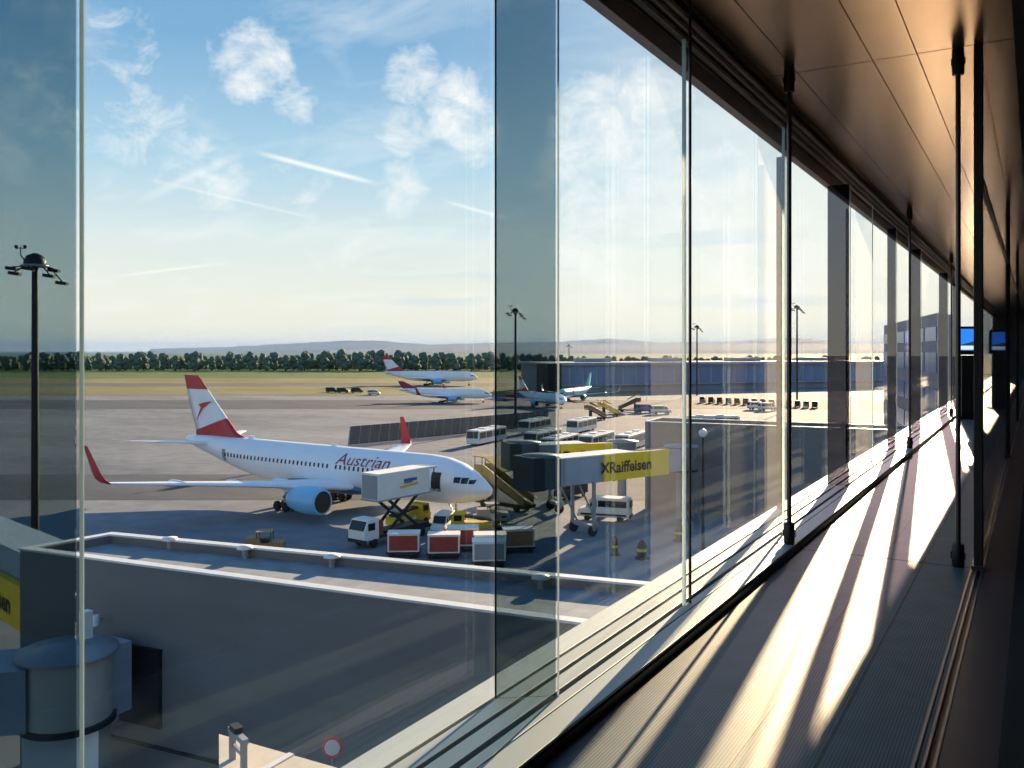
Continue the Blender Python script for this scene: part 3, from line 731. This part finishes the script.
# light masts
def mast(loc, h, label, k=1.):
    t = thing('floodlight_mast', label, 'light mast', loc, TH, 'floodlight masts on the apron')
    MB().tube((0, 0, 0), (0, 0, h-.6), .36*k, .27*k, 14).build('pole', 'dark', t)
    r = MB().lathe([(1.15, h-.75), (1.2, h-.65), (1.15, h-.55), (.3, h-.5)], 20).build('head_frame', 'metal', t)
    MB().lathe([(.95, h-.5), (.95, h-.2), (.7, h+.25), (.2, h+.5)], 18).build('head_cover', 'dark', t)
    for i, (x, y, z) in enumerate(((-2.1, 0, -.9), (-1.5, -.6, -1.4), (1.5, -.4, -1.6), (2.3, .3, -2.2), (0, -1.2, -1.0), (1.3, .8, -1.0))):
        o = MB().box((x, y, h+z), (1.0, .5, .3), ry=.15).build('floodlight', 'black', t)
        MB().tube((x*.5, y*.5, h-.65), (x, y, h+z+.15), .06).build('arm', 'dark', o)
    w = MB().tube((-.6, 0, h-.5), (-1.3, 0, h+.3), .06).tube((-1.3, 0, h+.3), (-1.3, 0, h+1.1), .05).tube((-1.7, 0, h+.95), (-.9, 0, h+.95), .04).build('wind_sensor', 'dark', t)
    for x in (-1.7, -.9): MB().lathe([(.08, h+.9), (.16, h+1.05), (.14, h+1.25)], 8, (x, 0, 0)).build('cup', 'black', w)
mast(wp(35, 80), 27.4, 'tall floodlight mast at the far left, behind the dark fin')
mast(wp(515.5, 222), 29.2, 'floodlight mast seen through the dark fin, middle of the view')
mast(wp(697, 368), 29, 'floodlight mast right of the slim rod, beyond the terminal')
mast(wp(797, 300), 34, 'floodlight mast just right of the rod with a dark foot')
mast(wp(569, 690), 23, 'far floodlight mast near the tree line, right of the dark fin')
t = thing('lamp_post', 'slim dark lamp post with a white globe before the gate building', 'lamp post', wp(703, 80))
MB().tube((0, 0, 0), (0, 0, 11.2), .16, .1, 12).build('pole', 'dark', t)
MB().lathe([(.05, 11.15), (.3, 11.3), (.42, 11.55), (.3, 11.8), (.05, 11.95)], 16).build('globe', 'white', t)
MB().lathe([(.3, 0), (.3, .2), (.17, .4)], 12).build('base', 'dark', t)

# blast fence
a, b = wp(350, 176), wp(548, 221)
L_ = (b-a).length
t = thing('blast_fence', 'long dark lattice blast fence behind the foreground airliner', 'fence', a, math.atan2(b.y-a.y, b.x-a.x))
n = 24
for i in range(n+1):
    x = L_*i/n; MB().box((x, .16, 1.9), (.13, .16, 3.9), rx=.18).build('post', 'grey', t)
for j in range(9): MB().box((L_/2, .62-.076*j, .25+.42*j), (L_, .1, .37), rx=-.5).build('slat', 'fence', t)

# ================================================================== buildings
def quad_building(name, label, q, zt, zb, wallm, par=.5):
    """gate building from four ground corners (world xy): wall, roof, parapet with pale coping"""
    t = thing(name, label, 'building')
    MB().prism([(p.x, p.y) for p in q], zb, zt-par, 'xy').build('wall', wallm, t)
    cx = sum((p.x for p in q))/4; cy = sum((p.y for p in q))/4
    inn = [Vector((p.x+(cx-p.x)*.0, p.y, 0)) for p in q]
    def inset(d):
        out = []
        for i, p in enumerate(q):
            a, c = q[i-1], q[(i+1) % 4]
            u = Vector((a.x-p.x, a.y-p.y)).normalized(); w = Vector((c.x-p.x, c.y-p.y)).normalized()
            s = abs(u.x*w.y-u.y*w.x); v = (u+w)*(d/s); out.append(Vector((p.x+v.x, p.y+v.y, 0)))
        return out
    i1 = inset(.32)
    MB().prism([(p.x, p.y) for p in i1], zt-par-.05, zt-par+.04, 'xy').build('roof_surface', 'roof', t)
    mb, mc = MB(), MB()
    for i in range(4):
        j = (i+1) % 4; P = [q[i], q[j], i1[j], i1[i]]
        mb.prism([(p.x, p.y) for p in P], zt-par, zt-.08, 'xy')
    o1 = [Vector((p.x+(p.x-w.x)*.12, p.y+(p.y-w.y)*.12, 0)) for p, w in zip(q, i1)]
    i2 = inset(.38)
    for i in range(4):
        j = (i+1) % 4; P = [o1[i], o1[j], i2[j], i2[i]]
        mc.prism([(p.x, p.y) for p in P], zt-.08, zt, 'xy')
    mb.build('parapet', wallm, t); mc.build('coping', 'coping', t)
    return t
ZR = -6.4
NA, NB, FA, FB = gp(20, 548, ZR), gp(580, 622, ZR), gp(112, 532, ZR), gp(650, 582, ZR)
def ext(p, q, X): k = (X-p.x)/(q.x-p.x); return p+(q-p)*k
NE, FE = ext(NA, NB, -2.35), ext(FA, FB, -2.35)
gb = quad_building('gate_building', 'dark flat-roofed gate building with white coping, below the foreground airliner', [NA, NE, FE, FA], ZR, GZ, 'wall', .45)
u = (NE-NA).normalized(); ang = math.atan2(u.y, u.x)
def onwall(px, off=-.0):   # point on the near wall below pixel column px
    # intersect view ray with wall line
    w0 = wp(px, 1, 0); den = w0.x*u.y-w0.y*u.x; k = (NA.x*u.y-NA.y*u.x)/den
    return Vector((w0.x*k, w0.y*k, 0))
p = onwall(142)
nv = Vector((u.y, -u.x, 0))
o = MB().box((0, 0, 0), (2.0, .2, 2.9)).build('door', 'black', gb, (p.x+nv.x*.05, p.y+nv.y*.05, -10.9), ang)
p = onwall(300); MB().box((0, 0, 0), (26, .08, .12)).build('ledge_strip', 'dark', gb, (p.x+nv.x*.03, p.y+nv.y*.03, -13.1), ang)
for px, d in ((170, 36.1), (245, 34.4), (332, 32.3), (541, 28.3)):
    z = ZR-.41
    t = thing('roof_vent', {170: 'white mushroom vent on the flat roof, leftmost', 245: 'white mushroom vent on the flat roof, second from left',
              332: 'white mushroom vent on the flat roof, third from left', 541: 'white mushroom vent on the flat roof, behind the dark fin'}[px], 'vent', gp(px, {170: 549, 245: 558, 332: 567, 541: 589}[px], z), 0, 'vents on the gate building roof')
    MB().lathe([(.12, 0), (.12, .35)], 12).build('stem', 'grey', t)
    MB().lathe([(.12, .33), (.34, .38), (.3, .48), (.05, .52)], 16).build('cap', 'white', t)
# second gate building, further along the pier
ZR2 = -6.95
A2 = gp(645, 421, ZR2); B2 = Vector((-2.4, A2.y+4.0, 0)); v5 = Vector((-.6, 6.5, 0))
quad_building('gate_building', 'dark gate building farther along the pier, beside the yellow sign', [A2, B2, B2+v5, A2+v5], ZR2, GZ, 'wall', .6)
# low roof with a rail at the bottom of the view
q = [gp(219, 734, -7.6), gp(345, 770, -7.6)]
dr = (q[1]-q[0]).normalized(); back = Vector((dr.y, -dr.x, 0))
L0 = q[0]; L1 = q[0]+dr*9.5
# left side runs along the view so that its edge reads upright
sd = (Vector((0, 0, 0))-Vector((L0.x, L0.y, 0))).normalized()*7
t = thing('walkway_roof', 'pale concrete walkway roof at the bottom edge of the view', 'roof')
MB().prism([(L0.x, L0.y), (L1.x, L1.y), (L1.x+back.x*7, L1.y+back.y*7), (L0.x+sd.x, L0.y+sd.y)], -8.0, -7.6, 'xy').build('slab', 'concrete', t)
MB().prism([(L0.x+dr.x*2.2, L0.y+dr.y*2.2), (L0.x+dr.x*2.36, L0.y+dr.y*2.36), (L0.x+dr.x*2.36+back.x*5, L0.y+dr.y*2.36+back.y*5), (L0.x+dr.x*2.2+back.x*5, L0.y+dr.y*2.2+back.y*5)], -7.6, -7.56, 'xy').build('seam_cover', 'coping', t)
c = gp(238, 765, -7.6)
t = thing('guard_rail', 'short grey guard rail standing on the pale walkway roof', 'rail', c, ang-.5)
for x in (-.35, .35): MB().box((x, 0, .35), (.12, .12, .7)).build('post', 'grey', t)
MB().box((0, 0, .66), (.9, .14, .12)).box((0, 0, .34), (.7, .06, .08)).build('bar', 'grey', t)
MB().box((-.1, 0, .78), (.35, .2, .12)).build('bracket', 'dark', t)
# traffic sign beside the wall
pz = wp(333, 27.5)
t = thing('traffic_sign', 'small round red and white sign before the dark wall', 'sign', pz, TH)
MB().tube((0, 0, 0), (0, 0, 6.9), .05).build('post', 'grey', t)
o = MB().lathe([(.34, -.02), (.34, .02)], 24, (0, -.08, 6.72), 'y').build('disc', 'redvan', t)
MB().lathe([(.24, -.03), (.24, .0)], 24, (0, -.1, 6.72), 'y').build('disc_face', 'white', o)

# ------------------------------------------------ jet bridges
def jetbridge(label, rot, end, zt, zb, body, ad=None, adtext=None, cab=True, rr=1.75, cabmat='cabgrey', adspan=(.15, .98), rotmat='cabgrey', textfrac=.08, adz=None):
    """rotunda at rot (world), tunnel to end; optional yellow advertising panel on the camera side"""
    a = Vector((rot.x, rot.y, 0)); b = Vector((end.x, end.y, 0)); d = b-a; Ln = d.length; rz = math.atan2(d.y, d.x)
    t = thing('jet_bridge', label, 'jet bridge', (a.x, a.y, GZ), rz)
    z0, z1 = zb-GZ, zt-GZ
    cam = Vector((0, 0, 0))-a; side = 1 if (Vector((-d.y, d.x, 0)).dot(cam)) > 0 else -1
    r = MB().lathe([(rr, z0), (rr, z1-.05)], 36).build('rotunda', rotmat, t)
    MB().lathe([(rr+.2, z1-.05), (rr+.2, z1+.08), (.2, z1+.3)], 36).build('rotunda_roof', 'grey', r)
    MB().lathe([(rr+.12, z0-.2), (rr+.12, z0)], 36).build('rotunda_ring', 'dark', r)
    MB().tube((0, 0, 0), (0, 0, z0-.1), .55, .55, 18).build('column', 'grey', t)
    MB().box2((rr*.7, -1.25, z0), (Ln*.5, 1.25, z1-.18)).build('inner_tunnel', body, t)
    o = MB().box2((Ln*.48, -1.5, z0-.15), (Ln, 1.5, z1)).build('outer_tunnel', body, t, bevel=.04)
    MB().box2((Ln*.46, -1.56, z1-.02), (Ln+.1, 1.56, z1+.1)).build('roof_edge', 'coping', o)
    for x in (Ln*.62, Ln*.98): MB().box2((x-.12, -1.58, z0-.2), (x+.12, 1.58, z1+.04)).build('frame_rib', 'grey', o)
    lg = MB()
    for s in (-1, 1): lg.box((Ln*.78, s*1.7, (z0+.6)/2), (.3, .3, z0-.6)).tube((Ln*.74, s*1.7, .9), (Ln*.88, s*1.7, z0-.3), .09)
    lg.box((Ln*.78, 0, 1.0), (.5, 3.7, .35)); lg = lg.build('drive_column', 'grey', t)
    for s in (-1, 1): MB().wheel((Ln*.78, s*1.5, .55), .55, .4).build('wheel', 'tyre', lg)
    if cab:
        c = MB().lathe([(1.9, z0-.25), (1.9, z1+.25)], 24, (Ln+1.4, 0, 0)).build('cab', cabmat, t)
        MB().box((Ln+2.9, 0, (z0+z1)/2), (1.5, 3.4, z1-z0+.7)).build('bellows', 'fence', c)
        MB().lathe([(2.0, z1+.25), (2.0, z1+.38), (.3, z1+.5)], 24, (Ln+1.4, 0, 0)).build('cab_roof', 'grey', c)
    if ad:
        x0, x1 = ad
        yy = side*(1.62); 
        s = MB().box2((x0, yy-side*.3, z0-.1 if not adz else adz[0]-GZ), (x1, yy+side*.08, z1+.05 if not adz else adz[1]-GZ)).build('advert_panel', 'adyellow', t)
        if adtext:
            if adz: z0, z1 = adz[0]-GZ, adz[1]-GZ
            wd = x1-x0; hh = z1-z0
            flip = 1 if side < 0 else -1          # text reads left to right from the camera
            y2 = yy+side*.1
            vs, fs = text_mesh(adtext, 1.0, 0, 1., .03); tw = max(v[0] for v in vs)
            sc = min(hh*.62, wd*(.80)/tw); m_ = MB()
            xs0 = (x0 if flip > 0 else x1)+flip*wd*(textfrac+.075)
            m_.add([(xs0+flip*x*sc, y2, z0+hh*.28+y*sc) for x, y in vs], fs); m_.build('advert_lettering', 'signink', s)
            g = MB(); xc = (x0 if flip > 0 else x1)+flip*wd*(textfrac+.015); zc = z0+hh*.28+.36*sc
            for q_ in (-1, 1): g.box((xc, y2, zc), (.16*sc, .02, .9*sc), ry=q_*.72)
            g.build('advert_emblem', 'signink', s)
    return t
# front bridge with the full advert
jetbridge('blue-grey jet bridge with a yellow advert panel, above the silver minibus', wp(681, 100), wp(552, 89), -9.3, -11.9, 'bluegrey', ad=(3.7, 13.2), adtext='Raiffeisen', textfrac=.0)
# rear bridge
jetbridge('jet bridge with a partly hidden yellow advert, behind the blue-grey one', wp(622, 107), wp(535, 103.5), -9.5, -11.9, 'bluegrey', ad=(2.0, 8.6), adtext='Raiffeisen', textfrac=.0)
# near bridge at lower left
RT = wp(68, 31.0)
t = jetbridge('grey jet bridge with round metal rotunda, lower left corner', RT, wp(-190, 29.2), -9.0, -11.3, 'bluegrey', cab=False, rr=1.45, rotmat='concrete')
ec = MB().box((0, 0, 3.95), (2.4, 2.0, 4.1)).build('equipment_cabinet', 'coping', t)
MB().box((.2, 1.01, 2.9), (.9, .04, 1.9)).box((.2, -1.01, 2.9), (.9, .04, 1.9)).build('cabinet_door', 'dark', ec)
w0 = onwall(128); dv = (w0-Vector((RT.x, RT.y, 0))); t2 = MB()
k0, k1 = 1.1/dv.length, 1-.55/dv.length; t2.box((RT.x+dv.x*(k0+k1)/2, RT.y+dv.y*(k0+k1)/2, -10.3), (dv.length*(k1-k0), 1.8, 2.5), rz=math.atan2(dv.y, dv.x))
cc = t2.build('connecting_corridor', 'bluegrey', t); cc.matrix_parent_inverse = (Matrix.Translation(t.location) @ Matrix.Rotation(t.rotation_euler.z, 4, 'Z')).inverted()
t = thing('security_camera', 'white security camera box on top of the near rotunda', 'camera', wp(86, 31.1, -9.5))
MB().box((0, 0, .55), (.32, .32, .95)).build('housing', 'white', t); MB().tube((0, 0, 0), (0, 0, .1), .06).build('stem', 'grey', t)
t.location.z = -8.64
t = thing('wall_lamp', 'small white lamp on the dark wall above the near rotunda', 'lamp', onwall(106, 0)+nv*.16+Vector((0, 0, -8.6)), ang)
MB().box((0, -.15, 0), (.1, .3, .1)).build('bracket', 'grey', t); MB().lathe([(.12, -.2), (.16, 0), (.12, .2)], 12, (0, -.32, 0)).build('lamp_head', 'white', t)
# next bridge to the left with an advert
jetbridge('blue-grey jet bridge with a yellow advert at the left edge of the view', wp(63, 42), wp(-132, 70), -8.0, -11.7, 'bluegrey', rr=.9, ad=(.1, 12), adtext='Raiffeisen', cab=False, textfrac=.36, adz=(-11.6, -9.5))

# big dark wing of the terminal at the far end of the pier
P = [wp(884, 165), wp(938, 108), wp(958, 118), wp(918, 190)]
tw = quad_building('terminal_wing', 'tall dark blue terminal wing at the far end of the window wall', P, 6.2, GZ, 'wingclad', .5)
a, b = P[0], P[1]; d = b-a; rz = math.atan2(d.y, d.x); nv2 = Vector((d.y, -d.x, 0)).normalized()
if nv2.dot(a) > 0: nv2 = -nv2
for k in range(6):
    for z in (-13.5, -9, -4.5, 0, 3.6):
        c = a+d*((k+.5)/6)+nv2*.05
        MB().box((0, 0, 0), (d.length/6-1.2, .2, 2.6 if z < 3 else 1.8)).build('window', 'skyglass', tw, (c.x, c.y, z), rz)
# ------------------------------------------------ far terminal
def far_terminal():
    a, b = wp(556, 392), wp(905, 470)
    d = b-a; Ln = d.length; rz = math.atan2(d.y, d.x)
    t = thing('terminal_building', 'long blue glazed terminal building across the far apron', 'building', a, rz)
    MB().box2((0, 0, 0), (Ln, 40, 12.2)).build('wall', 'terminal', t)
    MB().box2((-1.5, -2, 12.2), (Ln+1.5, 42, 13.4)).build('roof', 'terminal', t)
    n = 30
    for i in range(n):
        x0 = Ln*i/n+.6; x1 = Ln*(i+1)/n-.6
        MB().box2((x0, -.15, 3.6), (x1, .1, 11.4)).build('glazing', 'skyglass', t)
    MB().box2((0, -3, 3.0), (Ln, 0, 3.5)).build('canopy', 'grey', t)
    for x in (Ln*.1, Ln*.3, Ln*.52, Ln*.75): MB().box2((x, 12, 13.4), (x+14, 24, 15.2)).build('roof_plant', 'grey', t)
    c = thing('control_block', 'dark stair block at the left end of the far terminal', 'building', wp(549, 385), rz)
    MB().box((0, 0, 6.5), (6.5, 12, 13)).build('wall', 'dark', c); MB().box((0, 0, 13.2), (7.2, 12.6, .4)).build('roof', 'terminal', c)
    for z in (4, 7, 10): MB().box((0, -6.05, z), (4.5, .15, 1.4)).build('window', 'winglass', c)
far_terminal()

# ================================================================== light
SUNPX = 927.0
sd = RV*((SUNPX-CX)/FPX)+FV; sd.normalize()
EL = math.radians(14.6)
sun_dir = Vector((sd.x*math.cos(EL), sd.y*math.cos(EL), math.sin(EL)))
su = bpy.data.lights.new('sun', 'SUN'); su.energy = 14.5; su.color = (1, .71, .42); su.angle = math.radians(.3)
so = bpy.data.objects.new('sun', su); COL.objects.link(so); so.rotation_euler = sun_dir.to_track_quat('Z', 'Y').to_euler()
so.location = (0, 40, 40)

def world():
    w = bpy.data.worlds.new('sky'); S.world = w; w.use_nodes = True
    nt = w.node_tree; N = nt.nodes; L = nt.links; N.clear()
    out = N.new('ShaderNodeOutputWorld'); bg = N.new('ShaderNodeBackground'); L.new(bg.outputs[0], out.inputs[0])
    tc = N.new('ShaderNodeTexCoord'); D = tc.outputs['Generated']
    sp = N.new('ShaderNodeSeparateXYZ'); L.new(D, sp.inputs[0])
    def mth(op, a, b=None, c=None, clamp=False):
        n = N.new('ShaderNodeMath'); n.operation = op; n.use_clamp = clamp
        for i, v in enumerate((a, b, c)):
            if v is None: continue
            if isinstance(v, (int, float)): n.inputs[i].default_value = v
            else: L.new(v, n.inputs[i])
        return n.outputs[0]
    def dot(vec):
        n = N.new('ShaderNodeVectorMath'); n.operation = 'DOT_PRODUCT'; L.new(D, n.inputs[0]); n.inputs[1].default_value = vec; return n.outputs['Value']
    def mix(f, a, b):
        n = N.new('ShaderNodeMix'); n.data_type = 'RGBA'
        for i, v in ((0, f), (6, a), (7, b)):
            if isinstance(v, (int, float)): n.inputs[i].default_value = v
            elif isinstance(v, tuple): n.inputs[i].default_value = (*v, 1)
            else: L.new(v, n.inputs[i])
        return n.outputs[2]
    el = mth('MAXIMUM', sp.outputs[2], 0.0)
    rp = N.new('ShaderNodeValToRGB'); L.new(el, rp.inputs[0]); cr = rp.color_ramp
    stops = [(0, hx(226, 220, 202)), (.05, hx(218, 218, 206)), (.12, hx(202, 213, 212)), (.2, hx(162, 194, 212)), (.32, hx(116, 160, 196)), (.55, hx(94, 140, 182)), (1, hx(70, 112, 165))]
    while len(cr.elements) < len(stops): cr.elements.new(.5)
    for e, (p_, c_) in zip(cr.elements, stops): e.position = p_; e.color = (*c_, 1)
    # warm brightening towards the sun
    ds = dot(tuple(sun_dir)); g = mth('POWER', mth('MAXIMUM', ds, 0.0), 22.0)
    base = mix(mth('MULTIPLY', g, .55, clamp=True), rp.outputs[0], (1.0, .93, .76))
    # cloud sheet on a plane above
    zz = mth('ADD', el, .16)
    cx = mth('DIVIDE', sp.outputs[0], zz); cy = mth('DIVIDE', sp.outputs[1], zz)
    cb = N.new('ShaderNodeCombineXYZ'); L.new(cx, cb.inputs[0]); L.new(cy, cb.inputs[1])
    mp = N.new('ShaderNodeMapping'); mp.inputs['Rotation'].default_value = (0, 0, .5); mp.inputs['Scale'].default_value = (1, 1.7, 1); L.new(cb.outputs[0], mp.inputs[0])
    n1 = N.new('ShaderNodeTexNoise'); n1.inputs['Scale'].default_value = 2.1; n1.inputs['Detail'].default_value = 9; n1.inputs['Roughness'].default_value = .62; n1.inputs['Distortion'].default_value = .5
    L.new(mp.outputs[0], n1.inputs[0])
    n2 = N.new('ShaderNodeTexNoise'); n2.inputs['Scale'].default_value = 19.0; n2.inputs['Detail'].default_value = 8; n2.inputs['Roughness'].default_value = .70; n2.inputs['Distortion'].default_value = .35
    mpd = N.new('ShaderNodeMapping'); mpd.inputs['Scale'].default_value = (1, 1, 1.5); mpd.inputs['Rotation'].default_value = (.3, .2, 0); L.new(D, mpd.inputs[0]); L.new(mpd.outputs[0], n2.inputs[0])
    fine = N.new('ShaderNodeMapRange'); fine.inputs[1].default_value = .34; fine.inputs[2].default_value = .68; L.new(n2.outputs[0], fine.inputs[0])
    # cloud banks: direction, angular size
    tot = None
    for px, py, rad, st in ((255, 62, 3.2, .95), (292, 98, 2.0, .7), (412, 75, 2.6, 1.0), (405, 130, 2.4, .8), (398, 190, 2.6, .7), (455, 105, 3.2, .95), (478, 140, 2.6, .8),
                            (150, 130, 4.2, .6), (210, 175, 4.0, .6), (320, 185, 4.5, .35), (120, 50, 3.6, .5), (600, 130, 4.5, .95), (650, 110, 4.2, .95), (575, 170, 4, .7), (720, 200, 5.5, .9), (640, 200, 5, .8),
                            (600, 240, 5, .7), (760, 260, 6, .8), (20, 120, 5, .5), (330, 228, 5, .3)):
        v = Vector(RV*((px-CX)/FPX)+FV)+Vector((0, 0, (HY-py)/FPX)); v.normalize()
        r_ = N.new('ShaderNodeMapRange'); r_.interpolation_type = 'SMOOTHSTEP'
        r_.inputs[1].default_value = math.cos(math.radians(rad)); r_.inputs[2].default_value = math.cos(math.radians(rad*.15)); r_.inputs[4].default_value = st
        L.new(dot(tuple(v)), r_.inputs[0])
        tot = r_.outputs[0] if tot is None else mth('MAXIMUM', tot, r_.outputs[0])
    bank = mth('MULTIPLY', mth('SUBTRACT', mth('MULTIPLY_ADD', tot, 1.05, fine.outputs[0]), .88), .95, clamp=True)
    wide = N.new('ShaderNodeMapRange'); wide.inputs[1].default_value = .5; wide.inputs[2].default_value = .78; L.new(n1.outputs[0], wide.inputs[0])
    cl = mth('MAXIMUM', mth('MULTIPLY', bank, .95), mth('MULTIPLY', wide.outputs[0], .42), clamp=True)
    col = mix(cl, base, (.80, .80, .78))
    # streaks painted into the sky, standing in for ceiling reflections in the glass
    for (x0, y0), (x1, y1), wd_, st_ in (((248, 150), (385, 186), .12, .75), ((135, 176), (330, 222), .07, .3), ((108, 277), (236, 262), .07, .45), ((440, 200), (520, 222), .10, .5), ((130, 205), (250, 150), .2, .3)):
        d0, d1 = [(RV*((x-CX)/FPX)+FV+Vector((0, 0, (HY-y)/FPX))).normalized() for x, y in ((x0, y0), (x1, y1))]
        nn = d0.cross(d1).normalized(); mid = (d0+d1).normalized(); hw = d0.angle(mid)
        a_ = N.new('ShaderNodeMapRange'); a_.interpolation_type = 'SMOOTHSTEP'; a_.inputs[1].default_value = math.radians(wd_*2.2); a_.inputs[2].default_value = 0
        L.new(mth('ABSOLUTE', dot(tuple(nn))), a_.inputs[0])
        b_ = N.new('ShaderNodeMapRange'); b_.interpolation_type = 'SMOOTHSTEP'; b_.inputs[1].default_value = math.cos(hw); b_.inputs[2].default_value = math.cos(hw*.3); b_.inputs[4].default_value = st_
        L.new(dot(tuple(mid)), b_.inputs[0])
        col = mix(mth('MULTIPLY', a_.outputs[0], b_.outputs[0]), col, (.86, .84, .80))
    # thin darker streaks near the horizon
    mp3 = N.new('ShaderNodeMapping'); mp3.inputs['Scale'].default_value = (2.2, 2.2, 26); L.new(D, mp3.inputs[0])
    n3 = N.new('ShaderNodeTexNoise'); n3.inputs['Scale'].default_value = 1.6; n3.inputs['Detail'].default_value = 5; L.new(mp3.outputs[0], n3.inputs[0])
    s3 = N.new('ShaderNodeMapRange'); s3.inputs[1].default_value = .56; s3.inputs[2].default_value = .75; L.new(n3.outputs[0], s3.inputs[0])
    bandm = N.new('ShaderNodeMapRange'); bandm.inputs[1].default_value = .26; bandm.inputs[2].default_value = .12; L.new(el, bandm.inputs[0])
    col = mix(mth('MULTIPLY', mth('MULTIPLY', s3.outputs[0], bandm.outputs[0]), .5), col, hx(172, 196, 214))
    L.new(col, bg.inputs[0]); bg.inputs[1].default_value = 1.22
world()

# ================================================================== camera and view
cam = bpy.data.cameras.new('camera'); co = bpy.data.objects.new('camera', cam); COL.objects.link(co)
co.location = (0, 0, EYE); co.rotation_euler = (PI/2, 0, TH)
cam.sensor_width = 36; cam.lens = 36*FPX/1024; cam.shift_y = -(384-HY)/1024
cam.clip_start = .05; cam.clip_end = 20000
S.camera = co
S.view_settings.view_transform = 'Standard'; S.view_settings.look = 'None'
S.view_settings.exposure = .36; S.view_settings.gamma = 1; S.view_settings.use_curve_mapping = False
S.cycles.transparent_max_bounces = 64
S.cycles.max_bounces = 10; S.cycles.glossy_bounces = 6; S.cycles.diffuse_bounces = 4
